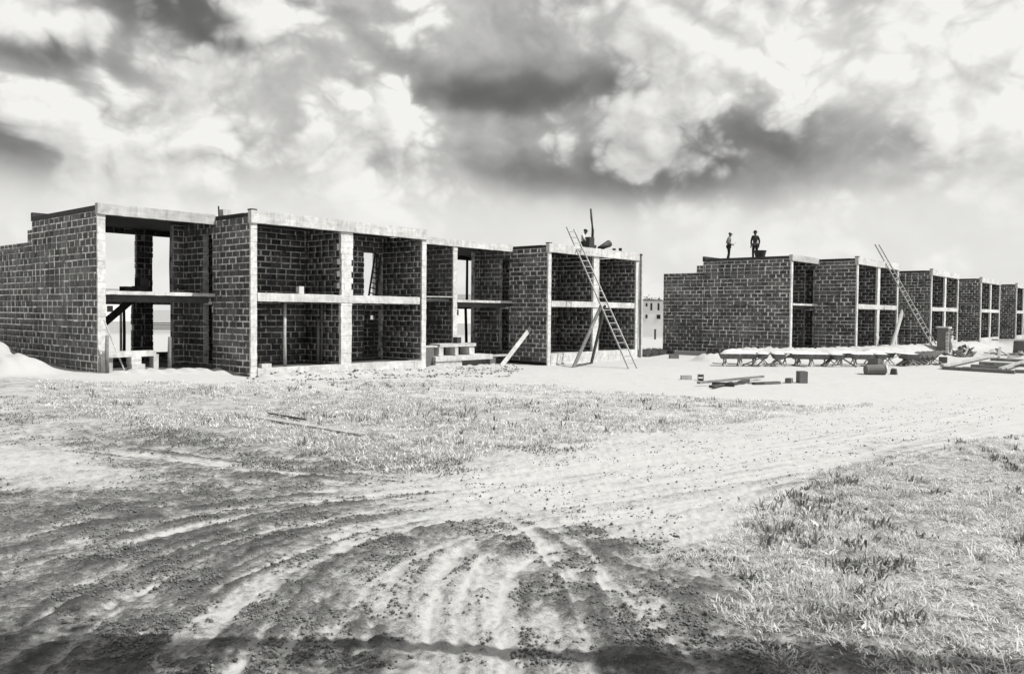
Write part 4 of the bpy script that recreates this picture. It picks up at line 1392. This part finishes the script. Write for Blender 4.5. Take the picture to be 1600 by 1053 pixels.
def scatter(poly, n, near=1.0):
    """points in a polygon, denser towards the camera"""
    P_ = np.array(poly)
    out = np.zeros((0, 2))
    x0, y0 = P_.min(0); x1, y1 = P_.max(0)
    while len(out) < n:
        q = np.stack([rng.uniform(x0, x1, n*4), rng.uniform(y0, y1, n*4)], -1)
        q = q[in_poly(q[:, 0], q[:, 1], poly)]
        d = np.hypot(q[:, 0]-CAM[0], q[:, 1]-CAM[1])
        q = q[rng.random(len(q)) < np.clip((near/d)**1.3, 0, 1)]
        out = np.concatenate([out, q])
    return out[:n]


def vnoise(x, y, s, seed=0):
    """cheap smooth noise 0..1"""
    v = np.zeros_like(x)
    r = np.random.default_rng(seed)
    for k in range(7):
        a = r.uniform(0, 6.28); f = s*r.uniform(.6, 1.9)
        v += np.sin((x*math.cos(a)+y*math.sin(a))*f+r.uniform(0, 6.28))
    return .5+v/7


def blades(name, pts, hlo, hhi, wlo, whi, m, label, lean=.55, rlo=0.0, rhi=1.0, hscale=None, angle=None, tone=None):
    n = len(pts)
    h = rng.uniform(hlo, hhi, n)*rng.uniform(.6, 1.0, n)
    if hscale is not None: h = h*hscale
    w = rng.uniform(wlo, whi, n)
    a = rng.uniform(0, 2*math.pi, n) if angle is None else angle
    ln = rng.uniform(.1, 1.0, n)*lean*h*1.3
    dx, dy = np.cos(a), np.sin(a)
    b = a+math.pi/2+rng.uniform(-.6, .6, n)
    sx, sy = np.cos(b)*w/2, np.sin(b)*w/2
    x, y = pts[:, 0], pts[:, 1]
    z = ground_z(x, y)-.01
    V = np.zeros((n, 5, 3))
    V[:, 0] = np.stack([x-sx, y-sy, z], -1); V[:, 1] = np.stack([x+sx, y+sy, z], -1)
    mx, my, mz = x+dx*ln*.35, y+dy*ln*.35, z+h*.62
    V[:, 2] = np.stack([mx-sx*.75, my-sy*.75, mz], -1); V[:, 3] = np.stack([mx+sx*.75, my+sy*.75, mz], -1)
    drop = rng.uniform(.75, 1.0, n)
    V[:, 4] = np.stack([x+dx*ln, y+dy*ln, z+h*drop], -1)
    i = 5*np.arange(n)[:, None]
    T = np.concatenate([i+[0, 1, 3], i+[0, 3, 2], i+[2, 3, 4]], 1).reshape(-1, 3)
    r = np.repeat(np.clip(rng.uniform(rlo, rhi, n), 0, 1) if tone is None else tone, 5)
    o = np_mesh(name, V.reshape(-1, 3), T, m, {'rnd': r})
    o['kind'] = 'stuff'; o['label'] = label; o['category'] = 'grass'
    return o


GRP = [(-8.5, -21.35), (-6.18, -20.74), (-3.67, -20.30), (-2.11, -20.5), (0.53, -20.85), (5.88, -21.55), (12, -22.4), (6, -27), (-6, -27.5), (-10.8, -25.6), (-10.2, -23.4), (-9.6, -22.75), (-9.1, -22.3), (-8.85, -21.79)]
GMP = [(-6.2, 1.0), (-5.45, -1.0), (-1.46, -1.9), (-0.43, -3.0), (4.45, -3.9), (7.01, -6.0), (6.46, -10.3), (6.85, -14.21), (9.46, -17.3), (0.15, -16.74), (-3.12, -16.19), (-4.78, -15.79), (-6.52, -15.89), (-7.46, -16.21), (-7.63, -15.6), (-7.2, -12.73), (-7.6, -11.29), (-7.9, -7.94), (-8.2, -4.71)]


def fringe(poly, amount):
    return [(x+random.uniform(-amount, amount), y+random.uniform(-amount, amount)) for x, y in poly]


def thin(p, s, seed, lo, hi):
    v = vnoise(p[:, 0], p[:, 1], s, seed)*.6+vnoise(p[:, 0], p[:, 1], s*3.3, seed+1)*.4
    return p[rng.random(len(p)) < np.clip((v-lo)/(hi-lo), 0, 1)]


def tufts(name, centers, per, rad, hlo, hhi, wlo, whi, m, label, lean, rlo=0., rhi=1.):
    """blades fanning out of tussocks; each tussock has its own height and tone"""
    n = len(centers)
    th = rng.uniform(.55, 1.25, n); tr = np.clip(rng.beta(.8, .8, n), rlo, rhi)
    idx = np.repeat(np.arange(n), per)
    off = rng.normal(0, rad, (len(idx), 2))*th[idx][:, None]
    p = centers[idx]+off
    ang = np.arctan2(off[:, 1], off[:, 0])+rng.normal(0, .7, len(idx))
    return blades(name, p, hlo, hhi, wlo, whi, m, label, lean, hscale=th[idx], angle=ang, tone=np.clip(tr[idx]+rng.normal(0, .16, len(idx)), 0, 1))


# foreground grass, right
c0 = thin(scatter(GRP, 8500, 4.2), 2.0, 5, .34, .58)
tufts('foreground_grass', c0, 22, .055, .03, .10, .005, .012, 'grass', 'thick dry grass tussocks in the lower right foreground', 1.7)
p = thin(scatter(GRP, 140000, 4.2), 2.4, 8, .2, .6)
blades('matted_grass', p, .015, .05, .005, .010, 'straw', 'matted pale dead grass under the foreground tussocks', 3.2)
c0 = thin(scatter(GRP, 2400, 4.2), 1.5, 9, .45, .62)
tufts('foreground_weeds', c0[::2], 16, .06, .05, .15, .010, .028, 'weed', 'dark green weeds among the foreground grass', .8)
c0 = thin(scatter(GRP, 1500, 4.2), 2.5, 15, .45, .7)
tufts('tall_grass', c0[::3], 7, .04, .14, .28, .006, .012, 'straw', 'taller pale grass stems in the right foreground', .8)
# broad-leaved weeds flat on the ground
c0 = thin(scatter(GRP, 1400, 4.2), 1.8, 77, .4, .65)
tufts('broadleaf_weeds', c0, 9, .03, .02, .06, .022, .045, 'grass', 'flat broad-leaved weeds between the foreground grass', 2.6)
# the thin edge of that grass creeping over the track
edge = [(-9.2, -21.1), (-8.3, -21.2), (-6.0, -20.5), (-5.7, -20.9), (-8.4, -22.0), (-10.1, -23.1), (-10.8, -24.0), (-10.6, -23.1), (-9.8, -22.2)]
c0 = thin(scatter(edge, 1500, 4.2), 3.5, 21, .45, .75)
tufts('track_grass', c0, 10, .05, .03, .09, .005, .011, 'grass', 'sparse short grass creeping over the track edge', 1.6)
# middle wedge of dry grass
c0 = thin(scatter(GMP, 14000, 14.0), 1.3, 31, .24, .52)
tufts('field_grass', c0, 9, .08, .035, .11, .009, .020, 'grass', 'dry pale grass in the wedge between track and houses', 1.6)
c0 = thin(scatter(GMP, 2600, 14.0), .9, 37, .50, .72)
tufts('field_weeds', c0[::4], 9, .07, .08, .22, .012, .03, 'weed', 'dark weeds scattered through the middle grass wedge', .9)
strip = [(-9.5, -13), (-7.4, -16.6), (-5.5, -16.6), (-3, -17), (-3.5, -16), (-7, -14.5), (-7.5, -9), (-8, -3), (-9.6, -3)]
p = thin(scatter(strip, 14000, 10.0), 1.6, 41, .5, .75)
blades('verge_grass', p, .03, .08, .01, .02, 'weed', 'short dark verge weeds along the left track', 1.0)
wd = [(25.5, .2), (30.6, 1.4), (30.7, 3.2), (26, 2.2)]
blades('gap_weeds', scatter(wd, 3500, 60), .15, .45, .03, .06, 'weed', 'dark weeds in the gap between the two rows', .6)


def clods(name, poly, n, lo, hi, label, seed, thr, m='clod', near=5.0):
    p = scatter(poly, n, near)
    s = sample(GSOIL, p[:, 0], p[:, 1], out=.1)
    p = p[s > thr]
    p = thin(p, 4.0, seed, .42, .72)
    n = len(p)
    r = rng.uniform(lo, hi, n)*rng.uniform(.3, 1, n)**1.5+lo
    U = np.array([(1, 0, 0), (0, 1, 0), (-1, 0, 0), (0, -1, 0), (0, 0, .8), (0, 0, -.8)], float)
    V = U[None]*r[:, None, None]*rng.uniform(.55, 1.2, (n, 6, 1))
    a = rng.uniform(0, 6.28, n)
    c, s_ = np.cos(a)[:, None], np.sin(a)[:, None]
    X = V[:, :, 0]*c-V[:, :, 1]*s_; Y = V[:, :, 0]*s_+V[:, :, 1]*c
    V = np.stack([X+p[:, :1], Y+p[:, 1:], V[:, :, 2]+(ground_z(p[:, 0], p[:, 1])+r*.3)[:, None]], -1)
    T0 = np.array([(0, 1, 4), (1, 2, 4), (2, 3, 4), (3, 0, 4), (1, 0, 5), (2, 1, 5), (3, 2, 5), (0, 3, 5)])
    T = (T0[None]+6*np.arange(n)[:, None, None]).reshape(-1, 3)
    o = np_mesh(name, V.reshape(-1, 3), T, m)
    o['kind'] = 'stuff'; o['label'] = label; o['category'] = 'soil'


CLP = [(-18, -20), (-14, -23), (-10, -25), (-8.5, -22), (-8, -20), (-6.5, -17.3), (-7, -14), (-8, -9), (-9, -3), (-14, -3), (-16, -12)]
clods('soil_clods', CLP, 120000, .005, .021, 'dark loose soil clods on the rutted foreground track', 51, .30)
CLR = [(-9, -21), (-8, -16.5), (0, -16.8), (14, -17.5), (16, -21), (0, -20.6), (-5, -20.2)]
clods('track_clods', CLR, 6000, .005, .020, 'scattered small clods on the pale curving track', 61, -1, near=8)
CLH = [(-.5, -.4), (-.5, -2.2), (4.5, -3.4), (8, -4.5), (13, -1.2), (14, .5), (10, .8), (8.3, -.6), (4, -.4)]
clods('bank_clods', CLH, 2000, .012, .06, 'dug soil lumps along the foot of the near row', 71, -1, near=25)


# ------------------------------------------------------------------ the tree whose limb shades the foreground
def shade_tree():
    k = 1/math.tan(SUN_EL)
    off = np.array([math.sin(SUN_AZ), -math.cos(SUN_AZ)])*k

    def up(g, h): return np.array([g[0]+off[0]*h, g[1]+off[1]*h, h-.18])
    t = thing('shade_tree', 'tree beside the camera whose limb throws the foreground shadow', 'tree', (-4.6, -34.0, -.2))
    base = np.array([-4.6, -34.0, -.3])
    H = 5.6
    line = [(-14.6, -17.6), (-13.42, -18.94), (-12.61, -19.87), (-11.8, -20.78), (-11.12, -21.82), (-10.28, -22.9), (-9.6, -23.6)]
    L = [up(g, H+.12*math.sin(i*2.1)) for i, g in enumerate(line)][::-1]
    MB().tube([base, base+(0.1, 0, 2.2), base+(-.1, .3, 4.3), base+(-.4, .6, 6.2), base+(-.3, .8, 8.5), base+(0, .7, 10.5)],
              [.34, .26, .22, .17, .10, .03], 12).build('trunk', 'bark', t, True)
    MB().tube([base+(-.3, .5, 5.4)]+L, [.13, .11, .10, .09, .08, .075, .07, .05], 8).build('limb', 'bark', t, True)
    tw = MB(); LV = []
    spots_ = [((-13.5, -19.3), .5, 1900), ((-13.2, -19.75), .45, 1500), ((-12.75, -19.95), .3, 500), ((-12.3, -20.55), .22, 120), ((-12.05, -20.95), .25, 150),
              ((-10.9, -22.25), .3, 700), ((-10.55, -22.75), .35, 900), ((-10.1, -23.1), .3, 500), ((-14.1, -18.6), .5, 1200), ((-9.8, -23.9), .5, 400)]
    for g, r, n in spots_:
        c = up(g, H-.2)
        near_ = min(L, key=lambda q: np.linalg.norm(q-c))
        tw.tube([near_, (near_+c)/2+rng.normal(0, .06, 3), c], [.022, .016, .008], 5)
        for q in range(5):
            e = c+rng.normal(0, r*.6, 3)*np.array([1, 1, .4])
            tw.tube([c, (c+e)/2+rng.normal(0, .04, 3), e], [.012, .009, .004], 4)
        LV.append(c+rng.normal(0, r*.5, (n, 3))*np.array([1, 1, .4]))
    for q in range(26):       # crown round the trunk
        a = random.uniform(0, 6.28); zt = random.uniform(5.5, 10.8); rr = random.uniform(.8, 2.6)*(1-(zt-6)/9)
        b0 = base+(-.3, .6, zt*.85); e = base+np.array([math.cos(a)*rr, .6+math.sin(a)*rr, zt])
        tw.tube([b0, (b0+e)/2+rng.normal(0, .15, 3), e], [.05, .03, .01], 5)
        LV.append(e+rng.normal(0, .45, (260, 3)))
    tw.build('branches', 'bark', t, True)
    C_ = np.concatenate(LV); n = len(C_)
    a = rng.normal(0, 1, (n, 3)); a /= np.linalg.norm(a, axis=1)[:, None]
    b = np.cross(a, rng.normal(0, 1, (n, 3))); b /= np.linalg.norm(b, axis=1)[:, None]
    s = rng.uniform(.03, .065, n)[:, None]
    V = np.stack([C_-a*s, C_+b*s*.55, C_+a*s, C_-b*s*.55], 1)-np.array(t['_o'])
    o = np_mesh('crown', V.reshape(-1, 3), np.arange(4*n).reshape(-1, 4), 'leaf', {'rnd': np.repeat(rng.random(n), 4)})
    o.parent = t


shade_tree()


# ------------------------------------------------------------------ far things
def far_house(x, y, rz, w, d, h, label, wins, roof='flat'):
    t = thing('far_house', label, 'house', (x, y, -.5), 'distant houses behind the site')
    c, s_ = math.cos(rz), math.sin(rz)

    def bx(name, m, a0, a1, b0, b1, z0, z1, par=None):
        mb = MB().box(a0, a1, b0, b1, z0, z1)
        mb.v = [(x+u*c-v*s_, y+u*s_+v*c, q) for u, v, q in mb.v]
        return mb.build(name, m, par or t)
    bx('wall', 'farwall', -w/2, w/2, -d/2, d/2, -.5, h)
    if roof == 'flat': bx('roof', 'farroof', -w/2-.2, w/2+.2, -d/2-.2, d/2+.2, h, h+.2)
    else:
        mb = MB()
        o = .35
        vs = [(-w/2-o, -d/2-o, h), (w/2+o, -d/2-o, h), (w/2+o, d/2+o, h), (-w/2-o, d/2+o, h), (-w/2-o, 0, h+2.0), (w/2+o, 0, h+2.0)]
        mb.add([(x+u*c-v*s_, y+u*s_+v*c, q) for u, v, q in vs], [(0, 1, 5, 4), (2, 3, 4, 5), (0, 4, 3), (1, 2, 5), (0, 3, 2, 1)])
        mb.build('roof', 'farroof', t)
    for a0, a1, z0, z1 in wins:
        f = bx('window', 'farroof', a0-.06, a1+.06, -d/2-.05, -d/2+.05, z0-.06, z1+.06)
        bx('pane', 'pane', a0, a1, -d/2-.07, -d/2+.03, z0, z1, f)
    return t


ang = -math.atan2(.86, .5)+.25
far_house(140.0, 69.2, -1.03, 9.5, 7, 4.75, 'white two-storey house seen through the gap between the rows',
          [(-1.75, -1.45, 3.6, 4.2), (-.75, -.45, 2.8, 4.2), (.75, 1.05, 2.8, 4.2), (-1.75, -1.4, 1.1, 1.8), (.6, 1.3, 1.0, 1.8)])
single('stake', 'wooddark', (54.4, 17.2, -.6), (54.4, 17.2, .5), .14, .14, 'dark stake standing in the gap between the rows', 'stake', (0, 1, 0))


def far_tree(x, y, h, r, label, n=500):
    t = thing('far_tree', label, 'tree', (x, y, -.5))
    MB().tube([(x, y, -.5), (x+.1, y, h*.4), (x, y+.1, h*.75)], [.25, .18, .08], 7).build('trunk', 'bark', t, True)
    nC = 34
    cs = np.stack([rng.normal(0, r*.42, nC), rng.normal(0, r*.42, nC), rng.uniform(-.5, .55, nC)*h*.55], -1)
    cs[:, 2] *= (1-np.clip(np.hypot(cs[:, 0], cs[:, 1])/r, 0, .8))
    C_ = (cs[:, None]+rng.normal(0, r*.14, (nC, n//8, 3))).reshape(-1, 3)+np.array([0, 0, h*.72])
    n = len(C_)
    a = rng.normal(0, 1, (n, 3)); a /= np.linalg.norm(a, axis=1)[:, None]
    b = np.cross(a, rng.normal(0, 1, (n, 3))); b /= np.linalg.norm(b, axis=1)[:, None]
    s = rng.uniform(.12, .26, n)[:, None]
    V = np.stack([C_-a*s, C_+b*s*.6, C_+a*s, C_-b*s*.6], 1)+np.array([0, 0, .0])
    o = np_mesh('crown', V.reshape(-1, 3), np.arange(4*n).reshape(-1, 4), 'leaf', {'rnd': np.repeat(rng.random(n), 4)})
    o.parent = t


far_tree(152, 77.5, 6.6, 2.8, 'round tree rising behind the white house in the gap')
far_house(62, 150, -.35, 10, 7, 4.2, 'small far house seen through the right lower window of the end bay', [(-3, -2, 1.5, 2.6), (1.5, 2.5, 1.5, 2.6)], 'gable')
far_house(44, 148, -.25, 9, 7, 4.4, 'small far house seen through the narrow lower window of the end bay', [(-2.8, -1.8, 1.5, 2.7), (1.2, 2.2, 1.5, 2.7)], 'gable')
far_house(118, 105, -.6, 10, 7, 4.0, 'small far house seen through the rear window of the recessed shell', [(-3, -2, 1.4, 2.5), (1.5, 2.5, 1.4, 2.5)], 'gable')
# stacks of boards behind the near row
for k, (x, y, L, lab) in enumerate([(33.0, 72.2, 5.5, 'low stack of boards behind the near row seen through the end bay'),
                                    (63.0, 47.0, 4.0, 'low stack of boards behind the recessed shell')]):
    t = thing('board_stack', lab, 'boards', (x, y, -.5))
    for i in range(4):
        MB().plank((x-L/2+random.uniform(-.5, .5), y+random.uniform(-.3, .3), -.3+i*.22), (x+L/2, y-1.2+random.uniform(-.3, .3), -.3+i*.22), .9, .1).build('board', 'wooddark', t)
